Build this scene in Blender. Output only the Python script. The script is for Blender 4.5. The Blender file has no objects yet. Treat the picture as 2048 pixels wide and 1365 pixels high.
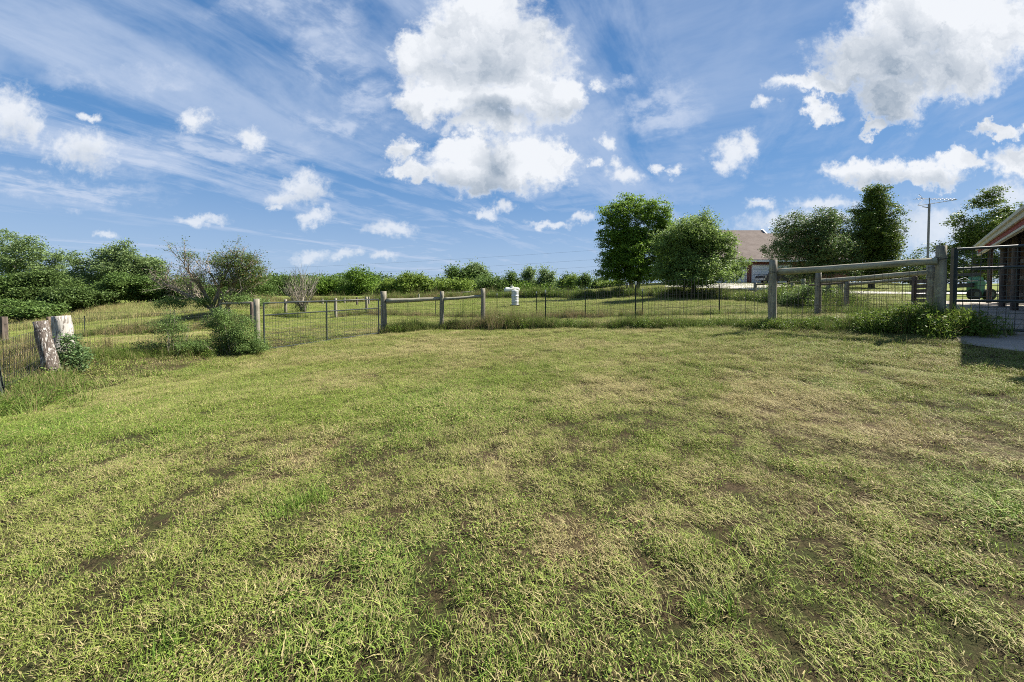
import bpy, math, random
import numpy as np
from mathutils import Vector, noise as mnoise
R = math.radians
random.seed(7)
rng = np.random.default_rng(11)
scene = bpy.context.scene
C = scene.collection

# ------------------------------------------------------------------ camera
F, CX, CYP, PITCH, CAMZ = 740.0, 1024.0, 599.6, R(1.5), 1.5
cam = bpy.data.objects.new('camera', bpy.data.cameras.new('camera'))
C.objects.link(cam)
cam.location = (0, 0, CAMZ)
cam.rotation_euler = (R(90) - PITCH, 0, 0)
cam.data.sensor_width = 36
cam.data.lens = F / 2048 * 36
cam.data.shift_y = -(682.5 - CYP) / 2048
cam.data.clip_end = 12000
cam.data.clip_start = 0.05
scene.camera = cam

# ------------------------------------------------------------------ sun, exposure
SUN_EL, SUN_X, SUN_Y = R(46), 0.955, 0.297
sun = bpy.data.objects.new('sun', bpy.data.lights.new('sun', 'SUN'))
C.objects.link(sun)
sun.data.energy = 5.0
sun.data.angle = R(0.5)
sun.data.color = (1.0, 0.94, 0.83)
sd = Vector((SUN_X * math.cos(SUN_EL), SUN_Y * math.cos(SUN_EL), math.sin(SUN_EL)))
sun.rotation_euler = sd.to_track_quat('Z', 'Y').to_euler()
sun.location = (20, 10, 30)
scene.view_settings.view_transform = 'Standard'
scene.view_settings.look = 'None'
scene.view_settings.exposure = 1.5
scene.view_settings.gamma = 1
scene.render.engine = 'CYCLES'
cy = scene.cycles
cy.max_bounces = 5; cy.diffuse_bounces = 2; cy.glossy_bounces = 2
cy.transmission_bounces = 3; cy.transparent_max_bounces = 4
cy.caustics_reflective = False; cy.caustics_refractive = False
cy.use_denoising = False
cy.pixel_filter_type = 'BLACKMAN_HARRIS'; cy.filter_width = 1.0


# ------------------------------------------------------------------ world: Nishita sky with cirrus and cumulus
class NT:
    """small helper for writing node trees"""
    def __init__(s, tree): s.t = tree; s.n = tree.nodes; s.l = tree.links
    def put(s, sock, v):
        if isinstance(v, bpy.types.NodeSocket): s.l.new(v, sock)
        elif v is not None:
            try: sock.default_value = v
            except Exception: sock.default_value = (v[0], v[1], v[2], 1.0)
    def node(s, kind, **kw):
        n = s.n.new(kind)
        for k, v in kw.items(): setattr(n, k, v)
        return n
    def math(s, op, a, b=None, c=None, clamp=False):
        n = s.node('ShaderNodeMath', operation=op, use_clamp=clamp)
        s.put(n.inputs[0], a)
        if b is not None: s.put(n.inputs[1], b)
        if c is not None: s.put(n.inputs[2], c)
        return n.outputs[0]
    def vm(s, op, a, b=None, c=None):
        n = s.node('ShaderNodeVectorMath', operation=op)
        s.put(n.inputs[0], a)
        if b is not None: s.put(n.inputs[1], b)
        if c is not None: s.put(n.inputs[2], c)
        return n.outputs['Value'] if op in ('LENGTH', 'DOT_PRODUCT') else n.outputs[0]
    def noise(s, vec, scale, detail=3, rough=0.55, dist=0.0, col=False, lac=2.0):
        n = s.node('ShaderNodeTexNoise')
        s.put(n.inputs['Vector'], vec); n.inputs['Scale'].default_value = scale
        n.inputs['Detail'].default_value = detail; n.inputs['Roughness'].default_value = rough
        n.inputs['Distortion'].default_value = dist; n.inputs['Lacunarity'].default_value = lac
        return n.outputs['Color' if col else 0]
    def ramp(s, f, lo, hi, a=0.0, b=1.0, smooth=True):
        n = s.node('ShaderNodeMapRange')
        if smooth: n.interpolation_type = 'SMOOTHSTEP'
        s.put(n.inputs[0], f)
        for i, v in enumerate((lo, hi, a, b)): s.put(n.inputs[i + 1], v)
        return n.outputs[0]
    def mix(s, f, a, b, mode='MIX'):
        n = s.node('ShaderNodeMix', data_type='RGBA', blend_type=mode)
        s.put(n.inputs[0], f)
        s.put(n.inputs[6], a if isinstance(a, bpy.types.NodeSocket) else (*a, 1))
        s.put(n.inputs[7], b if isinstance(b, bpy.types.NodeSocket) else (*b, 1))
        return n.outputs[2]
    def sep(s, v):
        n = s.node('ShaderNodeSeparateXYZ'); s.put(n.inputs[0], v); return n.outputs
    def comb(s, x, y, z=0.0):
        n = s.node('ShaderNodeCombineXYZ')
        for i, v in enumerate((x, y, z)): s.put(n.inputs[i], v)
        return n.outputs[0]


world = bpy.data.worlds.new('World')
scene.world = world
world.use_nodes = True
world.cycles.sampling_method = 'MANUAL'
world.cycles.sample_map_resolution = 512
W = NT(world.node_tree)
for n in list(W.n): W.n.remove(n)
sky = W.node('ShaderNodeTexSky', sky_type='NISHITA')
sky.sun_disc = False
sky.sun_elevation = SUN_EL
sky.sun_rotation = math.atan2(SUN_X, SUN_Y)
sky.air_density = 1.0; sky.dust_density = 0.9; sky.ozone_density = 2.2
sky.altitude = 250
# clear-sky radiance, a little deeper and more saturated like the photographed one
hsv = W.node('ShaderNodeHueSaturation')
W.put(hsv.inputs['Color'], sky.outputs[0])
hsv.inputs['Saturation'].default_value = 1.28
hsv.inputs['Value'].default_value = 1.3
tc = W.node('ShaderNodeTexCoord').outputs['Generated']
dx, dy, dz = W.sep(tc)
clear = W.mix(W.ramp(dz, 0.0, 0.27), (2.9, 4.7, 7.4), (1.20, 3.10, 6.3))
clear = W.mix(W.ramp(dz, 0.20, 0.70), clear, (0.62, 2.05, 4.9))
skyc = W.mix(0.80, hsv.outputs[0], clear)
dzc = W.math('MAXIMUM', dz, 0.0)
# cirrus on a high flat sheet: plane coordinates direction.xy / direction.z
den = W.math('ADD', dzc, 0.07)
px_, py_ = W.math('DIVIDE', dx, den), W.math('DIVIDE', dy, den)
ca, sa = math.cos(R(61)), math.sin(R(61))          # streaks run along this heading
al = W.math('ADD', W.math('MULTIPLY', px_, ca), W.math('MULTIPLY', py_, sa))
ac = W.math('SUBTRACT', W.math('MULTIPLY', py_, ca), W.math('MULTIPLY', px_, sa))
warp = W.noise(W.comb(W.math('MULTIPLY', al, 0.35), ac), 0.9, 2, 0.5)
acw = W.math('ADD', ac, W.math('MULTIPLY', warp, 1.3))
c1 = W.noise(W.comb(W.math('MULTIPLY', al, 0.20), acw, 3.1), 1.25, 6, 0.60)
c2 = W.noise(W.comb(W.math('MULTIPLY', al, 0.75), acw, 9.7), 4.6, 5, 0.62)
c3 = W.noise(W.comb(W.math('MULTIPLY', al, 0.35), ac, 5.2), 0.55, 2, 0.5)
cc = W.math('ADD', W.math('MULTIPLY', c1, 0.72), W.math('MULTIPLY', c2, 0.28))
cir = W.ramp(cc, 0.40, 0.63)
cir = W.math('MULTIPLY', cir, W.ramp(c3, 0.28, 0.54, 0.45, 1.0))
side = W.ramp(W.math('DIVIDE', dx, W.math('ADD', W.math('ABSOLUTE', dy), 0.05)), -0.25, 0.75, 1.0, 0.5)
cir = W.math('MULTIPLY', W.math('MULTIPLY', cir, side), 0.85)
veil = W.ramp(dz, 0.0, 0.34, 0.35, 0.04)                         # thin high haze that thickens low down
cir = W.math('MAXIMUM', cir, veil)
col = W.mix(cir, skyc, (5.6, 6.6, 8.4))
# cumulus: soft bodies placed by bearing (u) and elevation (v), edges broken by noise
dyc = W.math('MAXIMUM', dy, 0.05)
u, v = W.math('DIVIDE', dx, dyc), W.math('DIVIDE', dz, dyc)
uv = W.comb(u, v)
w1 = W.vm('SUBTRACT', W.noise(uv, 5.0, 4, 0.55, col=True), (0.5, 0.5, 0.5))
w2 = W.vm('SUBTRACT', W.noise(uv, 19.0, 5, 0.66, col=True), (0.5, 0.5, 0.5))
uvw = W.vm('ADD', uv, W.vm('ADD', W.vm('SCALE', w1), W.vm('SCALE', w2)))
for nd in W.n:
    if nd.type == 'VECT_MATH' and nd.operation == 'SCALE': nd.inputs['Scale'].default_value = 0.0
sc = [nd for nd in W.n if nd.type == 'VECT_MATH' and nd.operation == 'SCALE']
sc[0].inputs['Scale'].default_value = 0.16
sc[1].inputs['Scale'].default_value = 0.11
uvflat = W.vm('MULTIPLY', uvw, (1, 1, 0))
BIG = [(905, 70, 75, 55), (960, 40, 110, 85), (1010, 110, 140, 80), (905, 150, 95, 60), (1070, 180, 100, 65),
       (970, 200, 120, 45), (840, 110, 55, 50), (975, 250, 95, 30), (850, 200, 60, 40), (1130, 190, 45, 55),
       (925, 305, 85, 42), (1050, 325, 100, 62), (950, 350, 140, 45), (806, 300, 32, 34), (820, 352, 55, 24),
       (1120, 310, 30, 30), (1840, 45, 150, 80), (1960, 60, 150, 95), (1760, 120, 140, 70), (1640, 160, 110, 26),
       (1790, 195, 75, 50), (1900, 140, 130, 60), (1630, 212, 38, 24), (1745, 245, 28, 20), (1740, 338, 95, 34),
       (1850, 345, 90, 30), (1920, 315, 60, 24), (2035, 320, 70, 40), (2000, 250, 60, 18)]
SML = [(1462, 312, 42, 30), (1495, 298, 22, 26), (1440, 335, 22, 16), (1250, 348, 42, 15), (1212, 280, 16, 15), (1228, 325, 16, 18),
       (1330, 338, 12, 10), (1362, 348, 13, 13), (1527, 207, 20, 12), (12, 235, 62, 58), (60, 265, 25, 40),
       (168, 300, 68, 34), (394, 243, 33, 19), (498, 275, 28, 22), (612, 378, 42, 26), (575, 395, 35, 16),
       (620, 436, 27, 14), (405, 437, 46, 10), (780, 455, 52, 14), (176, 235, 20, 10), (1000, 420, 24, 14),
       (968, 434, 22, 9), (1530, 409, 30, 11), (1600, 452, 110, 26), (1870, 455, 90, 44), (2020, 390, 60, 24),
       (620, 503, 40, 11), (695, 506, 40, 10), (775, 514, 24, 9), (206, 466, 26, 8), (1100, 452, 40, 7),
       (1650, 412, 60, 14), (1165, 440, 26, 10), (560, 410, 14, 6), (1175, 330, 14, 8), (1200, 165, 14, 10)]
def px_uv(x, y):
    a, b = (x - CX) / F, (CYP - y) / F
    fy = math.cos(PITCH) + b * math.sin(PITCH)
    return a / fy, (b * math.cos(PITCH) - math.sin(PITCH)) / fy
def blob_field(blobs, src, k):
    cur = None
    for (x, y, rx, ry) in blobs:
        uu, vv = px_uv(x, y)
        sx, sy = F / rx, F / ry
        ln = W.vm('LENGTH', W.vm('MULTIPLY_ADD', src, (sx, sy, 0), (-uu * sx, -vv * sy, 0)))
        cur = ln if cur is None else W.math('SMOOTH_MIN', cur, ln, k)
    return cur
# a brighter, curdled patch of high cloud up on the left, and thin shreds between the big heaps
fw = blob_field([(630, 40, 95, 45), (670, 110, 75, 50), (735, 190, 70, 45), (690, 235, 90, 25), (560, 5, 130, 30), (1230, 150, 55, 18), (1320, 215, 90, 45), (250, 150, 150, 22), (120, 385, 190, 24), (400, 300, 260, 40)], uvflat, 0.4)
curd = W.noise(W.comb(W.math('MULTIPLY', al, 1.1), acw, 4.4), 5.5, 5, 0.62)
wm = W.math('MULTIPLY', W.ramp(fw, 1.5, 0.3), W.ramp(curd, 0.38, 0.62, 0.12, 0.72))
col = W.mix(wm, col, (6.4, 7.2, 8.7))
fb = blob_field(BIG, uvflat, 0.28)
w2s = W.noise(uv, 42.0, 4, 0.62)
w3 = W.math('SUBTRACT', w2s, 0.5)
fb = W.math('ADD', fb, W.math('MULTIPLY', w3, 0.62))
fbn = blob_field(SML, W.vm('MULTIPLY', W.vm('ADD', uv, W.vm('MULTIPLY', W.vm('SUBTRACT', uvw, uv), (0.85, 0.6, 0))), (1, 1, 0)), 0.15)
fbn = W.math('ADD', fbn, W.math('MULTIPLY', w3, 1.5))
mb_ = W.ramp(fb, 1.13, 0.56)
ms_ = W.math('MULTIPLY', W.ramp(fbn, 1.45, 0.25), W.ramp(dz, 0.02, 0.35, 0.62, 0.92))
cum = W.math('MAXIMUM', mb_, ms_)
cum = W.math('MULTIPLY', cum, W.ramp(dy, 0.02, 0.10))
# self-shading: the shaded bellies of the big clouds
GREY = [(935, 125, 95, 42), (985, 225, 120, 20), (920, 378, 140, 26), (1810, 140, 150, 68), (1760, 185, 90, 50), (1740, 362, 110, 16),
        (1870, 362, 90, 14), (1000, 330, 40, 26), (20, 275, 50, 30), (170, 322, 60, 14), (610, 398, 40, 12)]
gw = W.vm('MULTIPLY', W.vm('ADD', uv, W.vm('MULTIPLY', w1, (0.15, 0.10, 0))), (1, 1, 0))
fg = blob_field(GREY, gw, 0.5)
fg = W.math('ADD', fg, W.math('MULTIPLY', W.math('SUBTRACT', W.noise(uv, 6.0, 3, 0.5), 0.5), 1.9))
gr = W.ramp(fg, 2.1, 0.1)
def relief(sc, dt, k, off):
    """puffs lit from the sun's side: the same noise read twice, a step apart"""
    p0 = W.vm('ADD', W.vm('MULTIPLY', uvflat, (1, 1.25, 0)), (off, off, 0))
    return W.math('MULTIPLY', W.math('SUBTRACT', W.noise(W.vm('ADD', p0, (dt, dt * .9, 0)), sc, 4, 0.55), W.noise(p0, sc, 4, 0.55)), k)
emb = W.math('ADD', relief(4.2, 0.05, 2.1, 3.0), relief(10.0, 0.02, 0.8, 8.0))
inner = W.ramp(fb, 1.05, 0.60)
gr = W.math('MULTIPLY', gr, W.math('MAXIMUM', inner, 0.45))
gr = W.math('ADD', W.math('MULTIPLY', gr, 0.66), W.math('MULTIPLY', emb, W.math('MAXIMUM', inner, 0.4)), clamp=True)
ccol = W.mix(gr, (9.1, 9.35, 9.7), (3.3, 4.1, 5.1))
col = W.mix(cum, col, ccol)
bg = W.node('ShaderNodeBackground')
W.put(bg.inputs['Color'], W.vm('MULTIPLY', col, (.695, .70, .71)))
bg.inputs['Strength'].default_value = 0.05
wo = W.node('ShaderNodeOutputWorld')
W.l.new(bg.outputs[0], wo.inputs[0])

# ------------------------------------------------------------------ terrain
def ray(px, py):
    a, b = (px - CX) / F, (CYP - py) / F
    return np.array([a, math.cos(PITCH) + b * math.sin(PITCH), b * math.cos(PITCH) - math.sin(PITCH)])
def at(px, py, Y):
    d = ray(px, py); t = Y / d[1]
    return Vector((d[0] * t, Y, CAMZ + d[2] * t))

CTRL = [at(*c) for c in [
    (85, 756, 8.0), (130, 712, 8.9), (320, 710, 9.9), (515, 704, 11.2), (655, 684, 12.4), (765, 668, 14.0), (883, 659, 14.5), (965, 659, 14.7),
    (1092, 657, 13.8), (1272, 657, 12.0), (1420, 656, 10.6), (1548, 655, 9.25), (1720, 657, 8.2), (1880, 664, 7.2), (2048, 668, 6.8),
    (1000, 636, 22), (1171, 636, 20), (1285, 632, 19), (1440, 630, 17), (1640, 630, 13.2), (1700, 625, 15.5), (1862, 640, 9.5),
    (740, 630, 28), (571, 634, 27), (671, 636, 26), (605, 625, 32), (640, 652, 18),
    (168, 676, 22), (348, 668, 20), (430, 622, 26), (0, 695, 17), (200, 640, 40), (200, 619, 52), (20, 650, 45), (300, 613, 60),
    (440, 612, 45), (650, 608, 50), (800, 600, 60), (1000, 594, 50), (1030, 610, 30), (1200, 597, 36), (1023, 592, 62),
    (1387, 597, 28), (1270, 583, 37), (1320, 603, 25), (1508, 603, 24), (1600, 606, 20), (1450, 576, 38), (1480, 568, 44), (1620, 583, 30), (1750, 588, 27),
    (1950, 589, 26), (1750, 568, 46), (1650, 570, 46), (2000, 570, 50), (1200, 579, 60), (1250, 572, 60),
    (700, 592, 110), (1000, 588, 110), (300, 598, 110), (0, 600, 100)]]
CTRL += [Vector(c) for c in [(0, 0, 0), (0, 3, 0), (0, 6, 0), (0.2, 10, 0), (-3, 1, -.14), (3, 1, .15), (-5, 4, -.22), (5, 4, .28), (-8, 3, -.34), (6.5, 5.2, .40),
        (8, 3, .55), (0, -8, 0), (-12, -6, -.5), (14, -6, .72), (16, 12, .74), (13, 9.5, .735), (18, 14.5, .76), (11, 5, .70), (22, 18, .85),
        (40, 15, 1.2), (40, 40, 1.8), (-30, 5, -1.4), (80, 60, 3.0), (-80, 60, -1.2), (60, 110, 3.0)]]
PT = np.array([[c.x, c.y] for c in CTRL]); ZT = np.array([c.z for c in CTRL])
def _U(r2): return 0.5 * r2 * np.log(np.maximum(r2, 1e-9))
_n = len(PT)
_K = _U(((PT[:, None] - PT[None]) ** 2).sum(-1)) + np.eye(_n) * 0.6
_P = np.c_[np.ones(_n), PT]
_A = np.block([[_K, _P], [_P.T, np.zeros((3, 3))]])
_w = np.linalg.solve(_A, np.r_[ZT, 0, 0, 0])
def terrain(x, y):
    x = np.asarray(x, float); y = np.asarray(y, float); sh = x.shape
    x = x.ravel(); y = y.ravel()
    rr = np.hypot(x, y)
    s = np.minimum(1, 115 / np.maximum(rr, 1e-6))
    xs, ys = x * s, y * s
    z = _w[_n] + _w[_n + 1] * xs + _w[_n + 2] * ys
    for i in range(_n): z = z + _w[i] * _U((xs - PT[i, 0]) ** 2 + (ys - PT[i, 1]) ** 2)
    t = np.clip((rr - 70) / 90, 0, 1); t = t * t * (3 - 2 * t)
    back = np.clip((-ys - 2) / 20, 0, 1)
    z = z * (1 - back) + back * 0.04 * xs
    far = np.clip(xs * 0.012, -0.4, 1.2) + 0.3
    return (z * (1 - t) + far * t).reshape(sh)
def gz(x, y): return float(terrain(np.array([x]), np.array([y]))[0])
def gat(px, py, y0=3.0):
    """where the ray through a photo pixel meets the ground"""
    d = ray(px, py); ys = np.geomspace(y0, 160, 500); t = ys / d[1]
    h = CAMZ + d[2] * t - terrain(d[0] * t, ys)
    k = np.argmax(h < 0) if (h < 0).any() else len(ys) - 1
    return Vector((d[0] * t[k], ys[k], CAMZ + d[2] * t[k]))
def gpx(px, Y):
    X = (px - CX) / F * Y * (math.cos(PITCH)); X = at(px, 600, Y).x
    return Vector((X, Y, gz(X, Y)))

def vnoise(x, y, seed=0):
    """value noise, numpy"""
    xi = np.floor(x).astype(np.int64); yi = np.floor(y).astype(np.int64)
    fx = x - xi; fy = y - yi; fx = fx * fx * (3 - 2 * fx); fy = fy * fy * (3 - 2 * fy)
    def h(a, b):
        n = (a * 374761393 + b * 668265263 + seed * 1442695041) & 0x7fffffff
        n = ((n ^ (n >> 13)) * 1274126177) & 0x7fffffff
        return ((n ^ (n >> 16)) & 0xffff) / 65535.0
    return (h(xi, yi) * (1 - fx) + h(xi + 1, yi) * fx) * (1 - fy) + (h(xi, yi + 1) * (1 - fx) + h(xi + 1, yi + 1) * fx) * fy
def fbm(x, y, seed=0, o=4):
    s = 0; a = 1; t = 0
    for i in range(o):
        s = s + a * vnoise(x * 2 ** i + 17.3 * i, y * 2 ** i - 9.1 * i, seed + i); t += a; a *= 0.55
    return s / t

# worn, brown and bare places of the lawn, seen from where they lie on the ground (photo px, radius m, strength)
WORN = [(1650, 835, .95, 1.0), (1560, 800, .6, .6), (1900, 900, .6, .5), (620, 1130, .16, 1.0), (650, 1050, .14, .8), (1120, 1095, .20, 1.1), (1290, 1060, .14, .8),
        (600, 920, .30, 1.0), (700, 960, .25, .5), (450, 840, .5, .5), (940, 930, .25, .7), (1000, 940, .2, .4), (540, 1310, .13, .9), (480, 990, .2, .8), (1480, 710, 1.2, .45),
        (1780, 730, 1.0, .55), (1150, 780, .6, .5), (230, 940, .35, .6), (330, 900, .3, .5), (1340, 1080, .12, .8), (820, 640, 1.0, .4)]
BARE = [(1480, 760, .30), (1560, 765, .35), (1600, 772, .28), (1420, 745, .2), (1700, 745, .3), (1500, 1190, .10), (1545, 1175, .12), (1390, 1090, .09), (1640, 1030, .09),
        (1450, 1270, .07), (1790, 930, .2), (1740, 1340, .06), (1850, 960, .16), (600, 1135, .09), (170, 1265, .09), (190, 1350, .07), (1960, 870, .2),
        (1460, 820, .16), (1500, 900, .12), (1540, 880, .12), (250, 945, .12), (740, 1000, .07), (1330, 1190, .06), (1690, 1105, .07), (1650, 1330, .08), (1985, 1060, .12)]
LUSH = [(600, 1015, .18, 1.0), (860, 800, .9, .75), (1000, 840, .7, .55), (820, 870, .5, .5), (1620, 765, .35, .9), (1660, 715, .8, .6), (2010, 1020, .4, .7), (330, 1290, .2, .5),
        (100, 930, 1.2, .6), (90, 850, 1.2, .6), (230, 760, 1.6, .7), (660, 1190, .35, .55), (740, 1150, .3, .45), (1360, 760, .7, .4), (950, 1110, .25, .3), (400, 880, .6, .3)]
WORNW = [(gat(a, b, 1.2), r, s) for a, b, r, s in WORN]
BAREW = [(gat(a, b, 1.2), r) for a, b, r in BARE]
LUSHW = [(gat(a, b, 1.2), r, s) for a, b, r, s in LUSH]
def tone(x, y):
    """dead 0..1, lush 0..1, bare 0..1"""
    wx = x + (fbm(x * 2.2, y * 2.2, 5) - .5) * .8; wy = y + (fbm(x * 2.2 + 50, y * 2.2, 6) - .5) * .8
    dead = np.clip((fbm(x * .55, y * .75, 21) - .46) * 3.2, 0, .8) * .75 + np.clip((fbm(x * 2.6, y * 2.6, 31) - .52) * 3, 0, 1) * .42
    dead = dead * .82 + np.clip((x - 0.4 - 0.25 * y) * .3, 0, .06)
    lush = np.clip((fbm(x * .6 + 40, y * .6, 41) - .5) * 3, 0, .6) * .6 + np.clip((fbm(x * 3.1, y * 3.1, 51) - .6) * 4, 0, .6) * .5
    bare = np.clip((fbm(x * 3.4, y * 4.2, 61) - .73) * 6, 0, 1) * .4
    for c, r, s in WORNW:
        d = np.hypot(wx - c.x, wy - c.y) / r; dead = dead + s * (.62 if r > .4 else .85) * np.exp(-d * d) ; lush = lush * (1 - .7 * np.exp(-d * d))
    for c, r, s in LUSHW:
        d = np.hypot(wx - c.x, wy - c.y) / r; e = s * np.exp(-d * d); lush = lush + e; dead = dead * (1 - np.minimum(e, 1) * .9)
    for c, r in BAREW:
        d = np.hypot(wx - c.x, (wy - c.y)) / (r * .8); bare = bare + .85 * np.exp(-d * d * 1.5)
    dead = np.where(y > 16.5, dead * .55, dead)
    dead = dead + np.clip((y - 5.5) * .04, 0, .10) * (y < 16) + np.clip((3.0 - y) * .12, 0, .12) * (fbm(x * 1.4, y * 1.4, 23) > .5)
    return np.clip(dead, 0, 1), np.clip(lush, 0, 1), np.clip(bare, 0, 1)

# ------------------------------------------------------------------ object helpers
LOC = {}
def tag(o, label=None, cat=None, group=None, kind=None):
    if label: o['label'] = label
    if cat: o['category'] = cat
    if group: o['group'] = group
    if kind: o['kind'] = kind
    return o
def thing(name, label, cat, loc, group=None):
    o = bpy.data.objects.new(name, None); C.objects.link(o)
    o.location = loc; o.empty_display_size = 0.1; LOC[o.name] = Vector(loc)
    return tag(o, label, cat, group)
def npmesh(name, V, Fq, mat, smooth=False):
    """mesh from arrays: V (n,3); Fq (m,k) equal-sided faces"""
    V = np.asarray(V, np.float32); Fq = np.asarray(Fq, np.int32)
    me = bpy.data.meshes.new(name)
    me.vertices.add(len(V)); me.vertices.foreach_set('co', V.ravel())
    k = Fq.shape[1]; m = len(Fq)
    me.loops.add(m * k); me.loops.foreach_set('vertex_index', Fq.ravel())
    me.polygons.add(m); me.polygons.foreach_set('loop_start', np.arange(0, m * k, k, dtype=np.int32))
    me.polygons.foreach_set('loop_total', np.full(m, k, np.int32))
    if smooth: me.polygons.foreach_set('use_smooth', np.ones(m, bool))
    me.update(); me.validate()
    if mat: me.materials.append(mat)
    return me
def link(name, me, parent=None, loc=None):
    o = bpy.data.objects.new(name, me); C.objects.link(o)
    if parent: o.parent = parent; LOC[o.name] = LOC[parent.name]
    else:
        o.location = loc or (0, 0, 0); LOC[o.name] = Vector(o.location)
    return o
class MB:
    def __init__(s): s.v = []; s.f = []
    def add(s, vs, fs):
        b = len(s.v); s.v += [tuple(p) for p in vs]; s.f += [tuple(i + b for i in f) for f in fs]
    def box(s, c, size, rz=0.0, M=None):
        x, y, z = size[0] / 2, size[1] / 2, size[2] / 2; cs, sn = math.cos(rz), math.sin(rz)
        vs = []
        for i in (-1, 1):
            for j in (-1, 1):
                for k in (-1, 1):
                    a, b = i * x, j * y; vs.append((c[0] + a * cs - b * sn, c[1] + a * sn + b * cs, c[2] + k * z))
        s.add(vs, [(0, 1, 3, 2), (4, 6, 7, 5), (0, 4, 5, 1), (2, 3, 7, 6), (0, 2, 6, 4), (1, 5, 7, 3)])
    def beam(s, a, b, w, h, up=(0, 0, 1)):
        """rectangular bar from a to b"""
        a, b = Vector(a), Vector(b); d = (b - a).normalized(); sd_ = d.cross(Vector(up))
        if sd_.length < 1e-4: sd_ = d.cross(Vector((1, 0, 0)))
        sd_.normalize(); u_ = sd_.cross(d)
        vs = [p + sd_ * i * w / 2 + u_ * j * h / 2 for p in (a, b) for i, j in ((-1, -1), (1, -1), (1, 1), (-1, 1))]
        s.add(vs, [(0, 3, 2, 1), (4, 5, 6, 7), (0, 1, 5, 4), (1, 2, 6, 5), (2, 3, 7, 6), (3, 0, 4, 7)])
    def tube(s, pts, rad, n=8, caps=True, rough=0.0):
        pts = [Vector(p) for p in pts]
        if not hasattr(rad, '__len__'): rad = [rad] * len(pts)
        b = len(s.v); prev = None
        for i, p in enumerate(pts):
            d = (pts[min(i + 1, len(pts) - 1)] - pts[max(i - 1, 0)])
            if d.length < 1e-9: d = Vector((0, 0, 1))
            d.normalize()
            if prev is None:
                a = Vector((1, 0, 0)) if abs(d.x) < 0.8 else Vector((0, 1, 0))
            else: a = prev
            x = (a - d * a.dot(d)).normalized(); prev = x; y = d.cross(x)
            for k in range(n):
                t = 2 * math.pi * k / n
                r = rad[i] * (1 + (rough * (mnoise.noise(Vector((math.cos(t) * 1.5 + p.x * 3, math.sin(t) * 1.5 + p.y * 3, p.z * 2.5)))) if rough else 0))
                s.v.append(tuple(p + x * math.cos(t) * r + y * math.sin(t) * r))
        for i in range(len(pts) - 1):
            for k in range(n):
                k2 = (k + 1) % n
                s.f.append((b + i * n + k, b + i * n + k2, b + (i + 1) * n + k2, b + (i + 1) * n + k))
        if caps:
            s.f.append(tuple(b + k for k in reversed(range(n))))
            s.f.append(tuple(b + (len(pts) - 1) * n + k for k in range(n)))
    def prism(s, poly, a, ax='y', w=1.0):
        """poly: list of 2D points in the plane across ax, extruded from a by w"""
        n = len(poly)
        def P(p, t): return (p[0], a + t, p[1]) if ax == 'y' else ((a + t, p[0], p[1]) if ax == 'x' else (p[0], p[1], a + t))
        s.add([P(p, 0) for p in poly] + [P(p, w) for p in poly],
              [tuple(range(n)), tuple(n + i for i in reversed(range(n)))] + [(i, i + n, (i + 1) % n + n, (i + 1) % n) for i in range(n)])
    def xf(s, fn): s.v = [tuple(fn(Vector(p))) for p in s.v]; return s
    def build(s, name, mat, parent=None, loc=None, smooth=False):
        L = LOC[parent.name] if parent else Vector(loc or (0, 0, 0))
        me = bpy.data.meshes.new(name)
        me.from_pydata([(p[0] - L.x, p[1] - L.y, p[2] - L.z) for p in s.v], [], s.f)
        me.materials.append(mat)
        if smooth:
            me.polygons.foreach_set('use_smooth', np.ones(len(me.polygons), bool))
        me.update()
        return link(name, me, parent, loc)

# ------------------------------------------------------------------ materials
def newmat(name):
    m = bpy.data.materials.new(name); m.use_nodes = True
    t = NT(m.node_tree)
    for n in list(t.n): t.n.remove(n)
    out = t.node('ShaderNodeOutputMaterial')
    return m, t, out
def principled(t, out, colr, rough=0.7, spec=0.3, metal=0.0, bump=None, bs=0.3, bd=0.02):
    p = t.node('ShaderNodeBsdfPrincipled')
    t.put(p.inputs['Base Color'], colr if isinstance(colr, bpy.types.NodeSocket) else (*colr, 1))
    t.put(p.inputs['Roughness'], rough); t.put(p.inputs['Metallic'], metal)
    p.inputs['Specular IOR Level'].default_value = spec
    if bump is not None:
        b = t.node('ShaderNodeBump'); b.inputs['Strength'].default_value = bs; b.inputs['Distance'].default_value = bd
        t.put(b.inputs['Height'], bump); t.l.new(b.outputs[0], p.inputs['Normal'])
    t.l.new(p.outputs[0], out.inputs[0]); return p
def pos(t): return t.node('ShaderNodeNewGeometry').outputs['Position']
def obc(t): return t.node('ShaderNodeTexCoord').outputs['Object']
def m_plain(name, colr, rough=0.6, spec=0.3, metal=0.0, var=0.25, scale=6):
    m, t, o = newmat(name)
    n = t.noise(obc(t), scale, 4, 0.6)
    c = t.mix(n, tuple(x * (1 - var) for x in colr), tuple(min(1, x * (1 + var)) for x in colr))
    principled(t, o, c, rough, spec, metal, n, 0.15, 0.01); return m
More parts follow.
